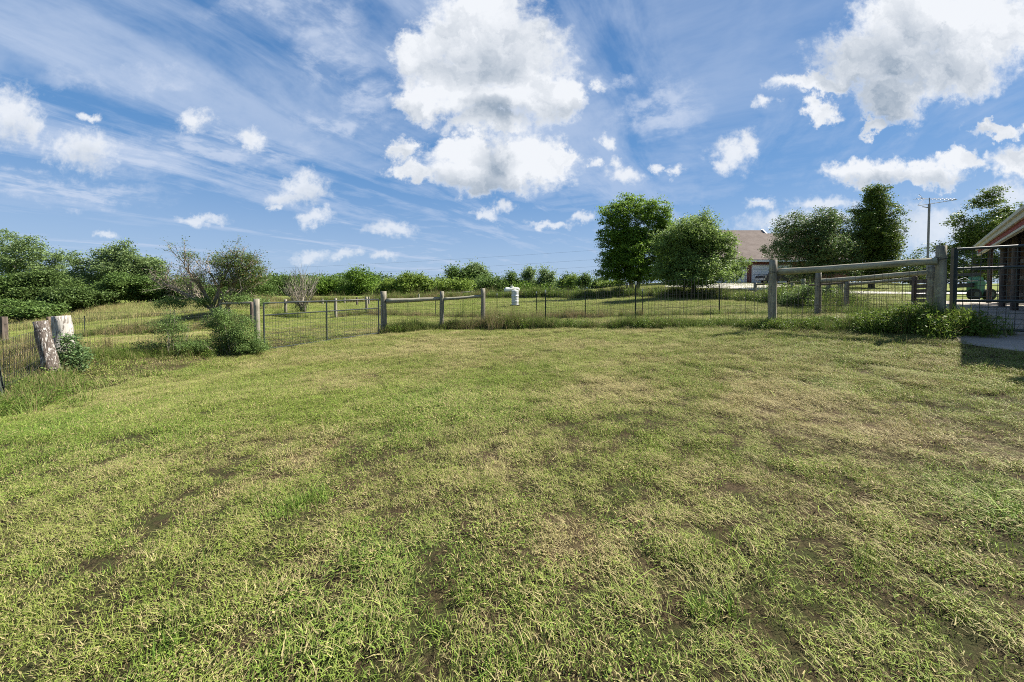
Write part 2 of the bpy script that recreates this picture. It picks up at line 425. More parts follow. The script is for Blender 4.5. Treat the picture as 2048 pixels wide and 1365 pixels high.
def m_leaf(name, dark, light, trans=0.3, yellow=None, rough=0.5):
    m, t, o = newmat(name)
    g = t.node('ShaderNodeNewGeometry'); ri = g.outputs['Random Per Island']
    n = t.noise(obc(t), 0.9, 3, 0.6)
    f = t.math('ADD', t.math('MULTIPLY', ri, 0.6), t.math('MULTIPLY', t.ramp(n, 0.3, 0.7), 0.4))
    c = t.mix(f, dark, light)
    if yellow: c = t.mix(t.ramp(ri, 0.86, 0.92), c, yellow)
    d = t.node('ShaderNodeBsdfPrincipled'); t.put(d.inputs['Base Color'], c); d.inputs['Roughness'].default_value = rough
    d.inputs['Specular IOR Level'].default_value = 0.10
    tr = t.node('ShaderNodeBsdfTranslucent'); t.put(tr.inputs[0], t.mix(0.5, c, tuple(min(1, k * 1.5) for k in light)))
    mx = t.node('ShaderNodeMixShader'); mx.inputs[0].default_value = trans
    t.l.new(d.outputs[0], mx.inputs[1]); t.l.new(tr.outputs[0], mx.inputs[2]); t.l.new(mx.outputs[0], o.inputs[0])
    return m
def m_wood(name, dark, light, axis='z', scale=1.0, lichen=None, spec=0.2):
    m, t, o = newmat(name)
    st = {'z': (9, 9, 0.7), 'x': (0.7, 9, 9)}[axis]
    p = t.vm('MULTIPLY', obc(t), tuple(k * scale for k in st))
    n = t.noise(p, 2.2, 6, 0.65, 0.4); n2 = t.noise(obc(t), 2.0, 3)
    n3 = t.noise(p, 6.0, 4, 0.7)
    c = t.mix(t.ramp(n, 0.3, 0.7), dark, light)
    c = t.mix(t.ramp(n2, 0.35, 0.75, 0, 0.5), c, tuple(k * 0.55 for k in light))
    c = t.mix(t.ramp(n3, 0.60, 0.66, 0, 0.75), c, tuple(k * 0.3 for k in dark))     # drying cracks
    if lichen: c = t.mix(t.ramp(t.noise(obc(t), 7.0, 4, .7), 0.56, 0.64, 0, 0.6), c, lichen)
    principled(t, o, c, 0.85, spec, 0, n3, 0.5, 0.01); return m

M = {}
M['post'] = m_wood('weathered_post_wood', (.11, .10, .078), (.30, .275, .215), 'z', 1.0, (.30, .30, .22))
M['rail'] = m_wood('weathered_rail_wood', (.14, .13, .095), (.37, .35, .265), 'x', 1.0, (.32, .33, .24))
M['darkpost'] = m_wood('dark_barn_timber', (.045, .035, .03), (.15, .12, .10), 'z')
M['oldwood'] = m_wood('brown_old_wood', (.06, .045, .03), (.18, .14, .10), 'x')
M['steel'] = m_plain('dark_green_gate_steel', (.030, .038, .038), 0.45, 0.5, 0.0)
M['wire'] = m_plain('galvanised_wire', (.055, .055, .055), 0.6, 0.4, 0.3)
M['wiredark'] = m_plain('rusty_dark_wire', (.04, .036, .032), 0.6, 0.3, 0.2)
M['tpost'] = m_plain('t_post_green_steel', (.035, .045, .035), 0.6)
M['whitepaint'] = m_plain('white_paint', (.62, .62, .59), 0.5, 0.3, 0, 0.08, 3)
M['rust'] = m_plain('rusty_steel', (.14, .08, .05), 0.8)
M['bark'] = m_wood('tree_bark', (.05, .042, .034), (.14, .12, .10), 'z')
M['palebark'] = m_wood('pale_bark', (.20, .18, .15), (.42, .39, .34), 'z')
M['deadwood'] = m_plain('grey_dead_wood', (.25, .22, .18), 0.9, 0.1, 0, 0.3, 9)
M['twig'] = m_plain('brown_twig', (.24, .20, .165), 0.9, 0.1, 0, 0.35, 9)
M['maple'] = m_leaf('maple_leaf', (0.052, 0.106, 0.017), (0.170, 0.271, 0.040), 0.34)
M['mapleb'] = m_leaf('bright_maple_leaf', (0.068, 0.120, 0.031), (0.205, 0.286, 0.078), 0.30)
M['bronze'] = m_leaf('bronze_tree_leaf', (0.048, 0.078, 0.025), (0.132, 0.204, 0.070), 0.22, (.13, .075, .03))
M['darkleaf'] = m_leaf('dark_tree_leaf', (0.031, 0.060, 0.015), (0.133, 0.188, 0.036), 0.25)
M['cotton'] = m_leaf('cottonwood_leaf', (0.069, 0.117, 0.040), (0.217, 0.289, 0.112), 0.28)
M['under'] = m_leaf('understory_leaf', (0.043, 0.082, 0.020), (0.132, 0.201, 0.052), 0.28)
M['lowgreen'] = m_leaf('low_thicket_leaf', (0.031, 0.055, 0.015), (0.114, 0.172, 0.046), .25)
M['underb'] = m_leaf('bright_understory_leaf', (0.052, 0.102, 0.013), (0.138, 0.222, 0.033), 0.3)
M['yellowleaf'] = m_leaf('yellow_green_leaf', (0.064, 0.114, 0.018), (0.196, 0.268, 0.050), 0.32)
M['wood_far'] = m_leaf('distant_woodland_leaf', (0.042, 0.075, 0.026), (0.102, 0.156, 0.050), 0.2)
M['haw'] = m_leaf('hawthorn_leaf', (0.046, 0.075, 0.020), (0.138, 0.195, 0.055), 0.25, (.20, .12, .06))
M['bush'] = m_leaf('bush_leaf', (0.054, 0.100, 0.028), (0.168, 0.244, 0.072), 0.3)
M['weedleaf'] = m_leaf('weed_leaf', (0.044, 0.084, 0.013), (0.156, 0.228, 0.039), 0.3, (.22, .21, .07))
M['saplingleaf'] = m_leaf('sapling_leaf', (.050, .095, .035), (.17, .25, .10), 0.28)

def m_blade(name, green, lush, straw, dry_bias=0.0):
    """grass blade: colour from the patch it grows in (instance attributes), its own clump and itself"""
    m, t, o = newmat(name)
    ri = t.node('ShaderNodeNewGeometry').outputs['Random Per Island']
    oi = t.node('ShaderNodeObjectInfo').outputs['Random']
    de = t.node('ShaderNodeAttribute', attribute_type='INSTANCER', attribute_name='dead').outputs['Fac']
    lu = t.node('ShaderNodeAttribute', attribute_type='INSTANCER', attribute_name='lush').outputs['Fac']
    g = t.mix(lu, green, lush)
    g = t.mix(t.math('MULTIPLY', oi, 0.55), g, tuple(k * 0.45 for k in lush))
    g = t.mix(t.ramp(ri, 0.0, 1.0, 0.0, 0.75, False), g, tuple(min(1, k * 1.9) for k in green))
    thr = t.math('ADD', t.math('MULTIPLY', de, 0.72), 0.10 + dry_bias)
    r2 = t.math('FRACT', t.math('MULTIPLY', ri, 37.7))
    dead = t.math('LESS_THAN', r2, thr)
    st = t.mix(t.math('FRACT', t.math('MULTIPLY', ri, 91.3)), tuple(k * 0.42 for k in straw), straw)
    st = t.mix(t.math('MULTIPLY', oi, 0.25), st, (.16, .095, .045))
    c = t.mix(dead, g, st)
    d = t.node('ShaderNodeBsdfPrincipled'); t.put(d.inputs['Base Color'], c); d.inputs['Roughness'].default_value = 0.6
    d.inputs['Specular IOR Level'].default_value = 0.10
    tr = t.node('ShaderNodeBsdfTranslucent'); t.put(tr.inputs[0], c)
    mx = t.node('ShaderNodeMixShader'); mx.inputs[0].default_value = 0.26
    t.l.new(d.outputs[0], mx.inputs[1]); t.l.new(tr.outputs[0], mx.inputs[2]); t.l.new(mx.outputs[0], o.inputs[0])
    return m
M['blade'] = m_blade('lawn_blade', (.155, .198, .038), (.075, .165, .026), (.50, .43, .20), .09)
M['clipblade'] = m_blade('clipping_blade', (.168, .190, .048), (.115, .165, .037), (.50, .435, .21), .24)
M['tall'] = m_blade('tall_grass_blade', (.115, .150, .036), (.070, .130, .024), (.38, .31, .16), 0.10)
M['meadow'] = m_blade('meadow_blade', (.16, .19, .05), (.10, .16, .04), (.44, .38, .18), 0.22)

# ground: soil and thatch, greener where the grass is thick
m, t, o = newmat('ground_soil_and_thatch')
P = pos(t)
a_dead = t.node('ShaderNodeAttribute', attribute_name='dead').outputs['Fac']
a_near = t.node('ShaderNodeAttribute', attribute_name='near').outputs['Fac']
fine = t.noise(P, 60, 5, 0.75); mid = t.noise(P, 7, 5, 0.7); big = t.noise(t.vm('MULTIPLY', P, (1, 2.2, 1)), 0.35, 5, 0.65)
fine2 = t.noise(P, 16, 6, 0.8)
thatch = t.mix(t.ramp(fine, 0.35, 0.68), (.009, .007, .004), (.080, .062, .030))
thatch = t.mix(t.ramp(mid, 0.4, 0.65), thatch, (.034, .042, .012))
thatch = t.mix(t.math('MULTIPLY', a_dead, 0.5), thatch, (.120, .080, .050))
field = t.mix(t.ramp(fine2, 0.36, 0.66), (.062, .090, .014), (.170, .200, .046))
field = t.mix(t.ramp(big, 0.46, 0.70, 0, .7), field, (.19, .19, .062))
field = t.mix(t.ramp(mid, 0.58, 0.70, 0, .5), field, (.06, .075, .02))
c = t.mix(a_near, field, thatch)
principled(t, o, c, 0.95, 0.1, 0, t.math('ADD', t.math('MULTIPLY', fine, 0.4), fine2), 0.9, 0.035)
M['ground'] = m

m, t, o = newmat('pale_concrete'); P = pos(t)
n1 = t.noise(P, 1.2, 5, .6); n2 = t.noise(P, 40, 4, .7)
c = t.mix(t.ramp(n1, .3, .7), (.25, .215, .175), (.38, .33, .275)); c = t.mix(t.ramp(n2, .35, .7, 0, .5), c, (.17, .16, .15))
principled(t, o, c, .9, .2, 0, n2, .3, .01); M['concrete'] = m
m, t, o = newmat('bright_gravel'); P = pos(t)
n2 = t.noise(P, 14, 5, .7)
c = t.mix(t.ramp(n2, .3, .7), (.38, .36, .33), (.56, .54, .51)); principled(t, o, c, .95, .1, 0, n2, .4, .03); M['gravel'] = m

# ------------------------------------------------------------------ ground sheet
def axis(lo, hi, fine_lo, fine_hi, step, growth=1.07):
    xs = list(np.arange(fine_lo, fine_hi, step)); s = step; x = fine_hi
    while x < hi: xs.append(x); s *= growth; x += s
    s = step; x = fine_lo - step; pre = []
    while x > lo: pre.append(x); s *= growth; x -= s
    return np.array([lo] + pre[::-1] + xs + [hi])
gx = axis(-5000, 5000, -9, 17, 0.11); gy = axis(-300, 9000, 0.6, 15, 0.11)
GX, GY = np.meshgrid(gx, gy)
GZ = terrain(GX, GY)
nearw = np.clip(1 - (np.hypot(GX, GY) - 14) / 6, 0, 1)
SL = [gat(1904, 666, 4), gat(1921, 690, 4), gat(2048, 706, 4)]; SL.append(SL[2] + (SL[2] - SL[1]).normalized() * 6)
def slabmask(x, y, e=0.0):
    """on the concrete apron"""
    side_ = (SL[0].x - SL[1].x) * (y - SL[1].y) - (SL[0].y - SL[1].y) * (x - SL[1].x)
    return (side_ < e) & (y > np.interp(x, [SL[1].x, SL[2].x, SL[3].x], [SL[1].y, SL[2].y, SL[3].y]) - e + .06 * np.sin(x * 9))
GZ = GZ + (fbm(GX * 4, GY * 4, 71) - .5) * 0.065 * nearw * ~slabmask(GX, GY, .15)
dd, ll, bb = tone(GX, GY)
GZ = GZ - bb * 0.02 * nearw
nx_, ny_ = len(gx), len(gy)
idx = np.arange(nx_ * ny_).reshape(ny_, nx_)
Fq = np.stack([idx[:-1, :-1], idx[:-1, 1:], idx[1:, 1:], idx[1:, :-1]], -1).reshape(-1, 4)
me = npmesh('ground', np.stack([GX, GY, GZ], -1).reshape(-1, 3), Fq, M['ground'], True)
for nm, arr in (('dead', dd), ('near', np.clip((GY + 2.6) / .8, 0, 1) * np.clip(18.5 - np.abs(GX), 0, 1) * (np.abs(GX) < (GY + 3.5) * 1.55 + 1.2) * np.clip(1 - (GY - 18) / 12, 0, 1) * np.clip(1 - (np.hypot(GX, GY) - 20) / 14, 0, 1))):
    a = me.attributes.new(nm, 'FLOAT', 'POINT'); a.data.foreach_set('value', arr.astype(np.float32).ravel())
ground = link('ground', me); tag(ground, 'sloping farmyard ground under the mown grass', 'ground', kind='structure')

# ------------------------------------------------------------------ grass tufts (prototypes live outside the scene and are scattered)
def blades(n, rad, hlo, hhi, wid, lean=0.5, flat=0.0, seed=0, seg=2, az=None):
    """arrays for n bent blades on a disc; flat = share lying down"""
    r = np.random.default_rng(seed)
    a = r.uniform(0, 2 * np.pi, n); q = np.sqrt(r.uniform(0, 1, n)) * rad
    bx, by = q * np.cos(a), q * np.sin(a)
    L = r.uniform(hlo, hhi, n); w = wid * r.uniform(.6, 1.3, n)
    th = r.uniform(0, 2 * np.pi, n) if az is None else r.normal(az, .75, n)
    ln = np.abs(r.normal(0, lean, n)); isf = r.uniform(0, 1, n) < flat
    ln = np.where(isf, r.uniform(1.25, 1.6, n), np.minimum(ln, 1.3))
    zb = np.where(isf, r.uniform(.005, .035, n), -0.004)
    curl = r.normal(0.35, .35, n)
    V = []; 
    for i in range(seg + 1):
        s = i / seg; ang = np.minimum(ln * (0.55 + .6 * s) + curl * s * s * .5, 1.75)
        if i == 0: cxp, cyp, czp = bx, by, zb
        else:
            dl = L / seg
            cxp = cxp + np.cos(th) * np.sin(ang) * dl; cyp = cyp + np.sin(th) * np.sin(ang) * dl; czp = czp + np.cos(ang) * dl
        tw = th + np.pi / 2 + (0 if az is None else 0)
        ww = w * (1 - .85 * s) / 2 if i else w / 2
        V.append(np.stack([cxp - np.cos(tw) * ww, cyp - np.sin(tw) * ww, czp], -1))
        V.append(np.stack([cxp + np.cos(tw) * ww, cyp + np.sin(tw) * ww, czp], -1))
    V = np.stack(V, 1)                       # n, 2(seg+1), 3
    k = 2 * (seg + 1); base = (np.arange(n) * k)[:, None]
    Fs = np.concatenate([base + np.array([[2 * i, 2 * i + 1, 2 * i + 3, 2 * i + 2]]) for i in range(seg)], 0)
    return V.reshape(-1, 3), Fs
def leaflets(n, rad, h, size, seed=0, up=0.5):
    r = np.random.default_rng(seed)
    a = r.uniform(0, 2 * np.pi, n); q = np.sqrt(r.uniform(0, 1, n)) * rad
    c = np.stack([q * np.cos(a), q * np.sin(a), r.uniform(.15, 1, n) * h], -1)
    return leafquads(c, size * r.uniform(.6, 1.3, n), r, up)
def leafquads(c, s, r, up=0.3, asp=0.62):
    n = len(c)
    nv = r.normal(0, 1, (n, 3)); nv /= np.linalg.norm(nv, axis=1)[:, None]; nv[:, 2] = np.abs(nv[:, 2]) + up
    nv /= np.linalg.norm(nv, axis=1)[:, None]
    t_ = r.normal(0, 1, (n, 3)); t_ -= nv * (t_ * nv).sum(1)[:, None]; t_ /= np.linalg.norm(t_, axis=1)[:, None]
    b_ = np.cross(nv, t_); s = s[:, None]
    V = np.stack([c - t_ * s * .5, c + b_ * s * asp * .5 + nv * s * .06, c + t_ * s * .5, c - b_ * s * asp * .5 + nv * s * .06], 1)
    return V.reshape(-1, 3), np.arange(n * 4).reshape(n, 4)
def joinarr(*parts):
    Vs, Fs, b = [], [], 0
    for V, Fa in parts: Vs.append(V); Fs.append(Fa + b); b += len(V)
    return np.concatenate(Vs), np.concatenate(Fs)
def protos(cname, meshes):
    col_ = bpy.data.collections.new(cname)
    for i, me in enumerate(meshes):
        ob = bpy.data.objects.new('%s_%02d' % (cname, i), me); col_.objects.link(ob)
    return col_
def scatter(name, label, cat, col_, P3, rot, scl, pick, attrs):
    """one object: a cloud of points carrying instanced tufts"""
    n = len(P3)
    me = bpy.data.meshes.new(name); me.vertices.add(n); me.vertices.foreach_set('co', np.asarray(P3, np.float32).ravel())
    for nm, ty, arr, key in (('rot', 'FLOAT_VECTOR', rot, 'vector'), ('scl', 'FLOAT_VECTOR', scl, 'vector'), ('pick', 'INT', pick, 'value')):
        a = me.attributes.new(nm, ty, 'POINT'); a.data.foreach_set(key, np.asarray(arr, np.int32 if ty == 'INT' else np.float32).ravel())
    for nm, arr in attrs.items():
        a = me.attributes.new(nm, 'FLOAT', 'POINT'); a.data.foreach_set('value', np.asarray(arr, np.float32))
    o_ = link(name, me); tag(o_, label, cat, kind='stuff')
    g = bpy.data.node_groups.new(name + '_scatter', 'GeometryNodeTree')
    g.interface.new_socket('Geometry', in_out='INPUT', socket_type='NodeSocketGeometry')
    g.interface.new_socket('Geometry', in_out='OUTPUT', socket_type='NodeSocketGeometry')
    N = g.nodes; Lk = g.links
    gi, go = N.new('NodeGroupInput'), N.new('NodeGroupOutput')
    ci = N.new('GeometryNodeCollectionInfo'); ci.inputs['Collection'].default_value = col_
    ci.inputs['Separate Children'].default_value = True; ci.inputs['Reset Children'].default_value = True
    ip = N.new('GeometryNodeInstanceOnPoints'); ip.inputs['Pick Instance'].default_value = True
    def na(nm, ty):
        x = N.new('GeometryNodeInputNamedAttribute'); x.data_type = ty; x.inputs[0].default_value = nm
        return [s_ for s_ in x.outputs if s_.enabled and s_.name == 'Attribute'][0]
    Lk.new(gi.outputs[0], ip.inputs['Points']); Lk.new(ci.outputs[0], ip.inputs['Instance'])
    Lk.new(na('pick', 'INT'), ip.inputs['Instance Index'])
    Lk.new(na('rot', 'FLOAT_VECTOR'), ip.inputs['Rotation']); Lk.new(na('scl', 'FLOAT_VECTOR'), ip.inputs['Scale'])
    Lk.new(ip.outputs[0], go.inputs[0])
    md = o_.modifiers.new('scatter', 'NODES'); md.node_group = g
    return o_

LP = []
for i in range(5): LP.append(npmesh('lawn_tuft', *blades(95, .085, .012, .038, .0034, .65, .28, 100 + i), M['blade']))        # 0-4 mown
for i in range(4): LP.append(npmesh('lawn_tuft', *blades(80, .10, .018, .055, .0030, .8, .75, 120 + i, az=0.0), M['clipblade']))   # 5-8 clippings lying one way
for i in range(3): LP.append(npmesh('lawn_tuft', *blades(26, .05, .04, .095, .0050, .6, .05, 140 + i, 3), M['blade']))          # 9-11 taller tufts
for i in range(2): LP.append(npmesh('lawn_tuft', *joinarr(leaflets(70, .08, .025, .012, 160 + i, .6), blades(50, .085, .012, .035, .0034, .7, .3, 165 + i), ), M['blade']))          # 12-13 clover
for i in range(2): LP.append(npmesh('lawn_tuft', *blades(9, .12, .08, .20, .0035, 1.0, .5, 170 + i, 3), M['blade']))           # 14-15 stray stalks
lawn_col = protos('lawn_tuft', LP)
def lawn_points(n, x0, x1, y0, y1, seed, inwedge=True):
    r = np.random.default_rng(seed)
    x = r.uniform(x0, x1, n); y = r.uniform(y0, y1, n)
    k = np.abs(x) < (y + 3.5) * 1.55 + 1.0
    return x[k], y[k], r
# the mown yard runs up to the fence line
FL = [gpx(p, Y) for p, Y in ((-120, 5.2), (85, 8.0), (130, 8.9), (320, 9.9), (515, 11.2), (655, 12.4), (765, 14.0), (883, 14.5), (965, 14.7), (1092, 13.8), (1272, 12.0), (1420, 10.6), (1548, 9.25), (1720, 8.2), (1880, 7.2), (2060, 6.75))]
flx = np.array([p.x for p in FL]); fly = np.array([p.y for p in FL])
AX, AY, AZ, AR, AS, AI, AD, AL = [], [], [], [], [], [], [], []
def addlawn(x, y, r, smin, smax, tall=1.0, far=False):
    de, lu, ba = tone(x, y)
    n = len(x)
    gap = np.clip((.40 - vnoise(x * 8.5, y * 8.5, 3)) * 5, 0, .95) * np.clip(fbm(x * 1.1, y * 1.1, 4) * 2.2 - .4, .25, 1)
    gap = np.maximum(gap, np.clip((.30 - vnoise(x * 4.2 + 3, y * 3.6, 13)) * 6, 0, .5) * (y > 3.2) * np.clip(fbm(x * .7, y * .7, 14) * 2.4 - .5, .2, 1))
    keep = (r.uniform(0, 1, n) > gap) & (r.uniform(0, 1, n) > ba * .93) & (r.uniform(0, 1, n) > np.clip(de - .6, 0, 1) * .55) & (~slabmask(x, y) | (r.uniform(0, 1, len(x)) < .05 * (fbm(x * 3, y * 3, 15) > .5)))
    x, y, de, lu = x[keep], y[keep], de[keep], lu[keep]; n = len(x)
    clip = np.clip((fbm(x * .8 + 9, y * .8, 81) - .40) * 3.2, 0, 1) * .7 + np.clip((x - .3) * .2, 0, .25) + np.clip((-x - 1.0) * .3, 0, .25) * (y < 4)
    u_ = r.uniform(0, 1, n)
    pick = r.integers(0, 5, n)
    pick = np.where(u_ < clip * .75, r.integers(5, 9, n), pick)
    tl = fbm(x * 2.1, y * 2.1, 91)
    u2 = r.uniform(0, 1, n)
    pick = np.where(u2 < .008 + np.clip(tl - .62, 0, .3) * .5 * (1 - de), r.integers(9, 12, n), pick)
    pick = np.where((fbm(x * 2.7 + 7, y * 2.7, 95) > .65) & (r.uniform(0, 1, n) < .4), r.integers(12, 14, n), pick)
    pick = np.where(r.uniform(0, 1, n) < .010, r.integers(14, 16, n), pick)
    rz = r.uniform(0, 2 * np.pi, n); flow = 2.35 + (fbm(x * .35, y * .35, 97) - .5) * 3
    rz = np.where((pick >= 5) & (pick < 9), flow + r.normal(0, .55, n), rz)
    s = r.uniform(smin, smax, n) * (0.60 + .95 * fbm(x * 5, y * 5, 99)) * (1 + .25 * lu)
    hz = s * tall * (0.40 + 1.25 * (.5 * vnoise(x * 10.5, y * 10.5, 98) + .5 * vnoise(x * 3.8, y * 3.4, 96)) * 1.1) * (1 - .25 * de)
    z = terrain(x, y)
    z = z + (fbm(x * 4, y * 4, 71) - .5) * 0.065 * np.clip(1 - (np.hypot(x, y) - 14) / 6, 0, 1)
    AX.append(np.stack([x, y, z], -1)); AR.append(np.stack([r.normal(0, .1, n), r.normal(0, .1, n), rz], -1))
    AS.append(np.stack([s, s, hz], -1)); AI.append(pick); AD.append(de); AL.append(lu)
def inyard(x, y): return y < np.interp(x, flx, fly) - .05
x, y, r = lawn_points(23500, -9, 9, -2.2, 4.2, 1); addlawn(x, y, r, .76, 1.08)
x, y, r = lawn_points(46000, -18, 14, 4.2, 9.0, 2); k = inyard(x, y); addlawn(x[k], y[k], r, .95, 1.35)
x, y, r = lawn_points(52000, -18, 14, 9.0, 16, 3); k = inyard(x, y); addlawn(x[k], y[k], r, 1.1, 1.6)
# outside the fence the paddocks are mown too
x, y, r = lawn_points(88000, -42, 38, 0.0, 26, 4); k = ~inyard(x, y); addlawn(x[k], y[k], r, 1.5, 2.2, .8)
x, y, r = lawn_points(72000, -70, 64, 26, 62, 5); k = (np.abs(x) < y * 1.45); addlawn(x[k], y[k], r, 2.6, 4.0, .5)
# specific taller tufts
for (a, b, rr_, nn) in ((600, 1015, .13, 26), (330, 1290, .16, 14), (640, 1010, .10, 10), (2010, 1020, .2, 14), (1060, 1300, .14, 10), (180, 1120, .2, 9), (340, 1180, .15, 8), (1420, 1230, .1, 6), (900, 1270, .2, 8)):
    c_ = gat(a, b, 1.2); r = np.random.default_rng(a)
    x = c_.x + r.normal(0, rr_ * .6, nn); y = c_.y + r.normal(0, rr_ * .6, nn)
    AX.append(np.stack([x, y, terrain(x, y)], -1)); AR.append(np.stack([x * 0, x * 0, r.uniform(0, 6.28, nn)], -1))
    s = r.uniform(.7, 1.1, nn); AS.append(np.stack([s, s, s], -1)); AI.append(r.integers(9, 12, nn)); AD.append(x * 0 + .05); AL.append(x * 0 + .9)
scatter('lawn_grass', 'mown yard grass with dry clippings and worn brown patches', 'grass', lawn_col,
        np.concatenate(AX), np.concatenate(AR), np.concatenate(AS), np.concatenate(AI), {'dead': np.concatenate(AD), 'lush': np.concatenate(AL)})

# ------------------------------------------------------------------ tall weeds along the fences
TP = []
for i in range(4): TP.append(npmesh('weed_tuft', *blades(60, .13, .15, .42, .008, .45, .03, 200 + i, 3), M['tall']))
for i in range(3): TP.append(npmesh('weed_tuft', *joinarr(leaflets(150, .18, .28, .035, 220 + i, .3), blades(14, .12, .15, .4, .007, .4, 0, 230 + i, 3)), M['weedleaf']))
for i in range(2): TP.append(npmesh('weed_tuft', *blades(26, .10, .35, .65, .004, .22, 0, 240 + i, 3), M['tall']))
weed_col = protos('weed_tuft', TP)
def strip(pts, n, width, seed, smin, smax, dead=.35, lush=.3, leafy=.35, hmod=1.0, bump=.5, stalks=.12):
    """weeds along a polyline of ground points"""
    r = np.random.default_rng(seed)
    P_ = np.array([[p.x, p.y] for p in pts]); d = np.r_[0, np.cumsum(np.hypot(*np.diff(P_, axis=0).T))]
    t_ = r.uniform(0, d[-1], n); x = np.interp(t_, d, P_[:, 0]); y = np.interp(t_, d, P_[:, 1])
    dens = fbm(t_ * .8, t_ * 0, seed); k = r.uniform(0, 1, n) < .35 + dens
    x, y, t_, dens = x[k], y[k], t_[k], dens[k]; n = len(x)
    x = x + r.normal(0, width, n); y = y + r.normal(0, width, n)
    s = r.uniform(smin, smax, n) * (1 - bump + 2 * bump * fbm(t_ * 1.1 + 3, t_ * 0 + 2, seed + 1))
    u_ = r.uniform(0, 1, n); pick = r.integers(0, 4, n); lf = fbm(t_ * .6, t_ * 0 + 7, seed + 2) * 1.4 * leafy
    pick = np.where(u_ < lf, r.integers(4, 7, n), pick); pick = np.where(u_ > 1 - stalks, r.integers(7, 9, n), pick)
    de = np.clip(dead + (fbm(t_ * .9, t_ * 0 + 11, seed + 4) - .5) * 1.2, 0, 1)
    return (np.stack([x, y, terrain(x, y) - .01], -1), np.stack([r.normal(0, .15, n), r.normal(0, .15, n), r.uniform(0, 6.28, n)], -1),
            np.stack([s, s, s * hmod * r.uniform(.75, 1.15, n)], -1), pick, de, np.full(n, lush))
def weeds(name, label, strips, cat='weeds', col_=None):
    A = [np.concatenate([s_[i] for s_ in strips]) for i in range(6)]
    return scatter(name, label, cat, col_ or weed_col, A[0], A[1], A[2], A[3], {'dead': A[4], 'lush': A[5]})
def L(*pp): return [gpx(a, b) for a, b in pp]
weeds('fence_weeds', 'uncut weeds along the foot of the near wire fence', [
    strip(L((770, 14.1), (883, 14.5), (965, 14.7)), 380, .16, 1, .8, 1.4, .5, .2, .25),
    strip(L((965, 14.7), (1092, 13.8)), 520, .2, 2, .95, 1.7, .55, .2, .25, 1, .5, .25),
    strip(L((1092, 13.8), (1272, 12.0)), 470, .18, 3, .65, 1.25, .4, .5, .4),
    strip(L((1245, 12.3), (1290, 11.8)), 60, .18, 33, 1.0, 1.6, .1, .8, .2, 1.1),
    strip(L((1272, 12.0), (1420, 10.6), (1548, 9.25)), 620, .18, 4, .55, 1.05, .25, .6, .5),
    strip(L((1548, 9.1), (1720, 8.0), (1800, 7.6)), 560, .22, 5, .6, 1.1, .1, .8, .55, 1, .35),
    strip(L((1740, 7.95), (1880, 7.15), (1915, 7.05)), 430, .22, 6, .9, 1.45, .05, .9, .6, 1.05, .3),
    strip(L((1915, 7.15), (1990, 6.95)), 36, .12, 61, .5, 1.0, .25, .5, .2)])
weeds('gate_weeds', 'rank grass and weeds along the left fence beside the old posts', [
    strip(L((-150, 5.0), (0, 6.4), (70, 7.4)), 680, .35, 7, .6, 1.15, .25, .7, .3, .9, .4, .08),
    strip(L((-100, 6.4), (30, 8.6), (70, 9.4)), 380, .5, 8, .6, 1.1, .6, .2, .1, 1, .4, .25),
    strip(L((85, 8.0), (130, 8.9), (320, 9.9)), 330, .22, 9, .45, .85, .3, .4, .35),
    strip(L((320, 9.9), (440, 10.6), (515, 11.1)), 220, .2, 10, .6, 1.1, .3, .4, .4)])
weeds('paddock_weeds', 'brown weed strips under the second line of wire fence', [
    strip(L((733, 28), (870, 23.5), (1000, 22)), 420, .25, 12, .6, 1.4, .75, .1, .15),
    strip(L((1000, 22), (1171, 20), (1285, 19)), 420, .25, 13, .6, 1.3, .75, .1, .15),
    strip(L((1285, 19), (1440, 17), (1640, 13.2)), 360, .22, 14, .5, 1.1, .4, .3, .3),
    strip(L((671, 26), (700, 27), (740, 28)), 120, .25, 15, .8, 1.5, .6, .2, .3),
    strip(L((545, 27), (600, 26.5)), 70, .25, 16, .8, 1.4, .4, .3, .3),
    strip(L((-60, 16.5), (0, 17), (168, 22), (348, 20), (500, 24)), 900, .3, 17, .8, 1.5, .8, .1, .15),
    strip(L((1640, 13.2), (1700, 13), (1830, 11.5)), 260, .3, 18, .6, 1.2, .3, .4, .3)])
weeds('far_fence_weeds', 'dark uncut strip along the farthest paddock fence', [
    strip(L((980, 48), (1100, 42), (1240, 35), (1400, 28), (1508, 24), (1600, 20)), 1500, .35, 19, 1.6, 3.0, .25, .7, .6),
    strip(L((1550, 21.5), (1640, 18), (1700, 16)), 260, .35, 20, 1.4, 2.4, .15, .7, .8),
    strip(L((640, 52), (800, 58), (980, 50)), 900, .6, 21, 2.0, 3.4, .6, .2, .3),
    strip(L((430, 45), (640, 52)), 500, .7, 22, 2.0, 3.4, .7, .2, .2)])
MP = [npmesh('meadow_tuft', *blades(70, .35, .35, .8, .016, .35, .02, 300 + i, 3), M['meadow']) for i in range(4)]
meadow_col = protos('meadow_tuft', MP)
r = np.random.default_rng(77); n = 9000
x = r.uniform(-75, -14, n); y = r.uniform(20, 62, n)
pxx = CX + F * x / y
k = (pxx > -60) & (pxx < 560) & (y > np.interp(pxx, [-60, 200, 350, 560], [34, 36, 34, 36]))
x, y = x[k], y[k]; n = len(x); s = r.uniform(.9, 1.6, n)
scatter('meadow_grass', 'tall tawny meadow grass in front of the left woods', 'tall grass', meadow_col, np.stack([x, y, terrain(x, y) - .02], -1),
        np.stack([x * 0, x * 0, r.uniform(0, 6.28, n)], -1), np.stack([s, s, s * r.uniform(.4, .85, n)], -1), r.integers(0, 4, n),
        {'dead': np.clip(fbm(x * .2, y * .2, 5) - .05, 0, 1), 'lush': fbm(x * .3, y * .3, 6)})

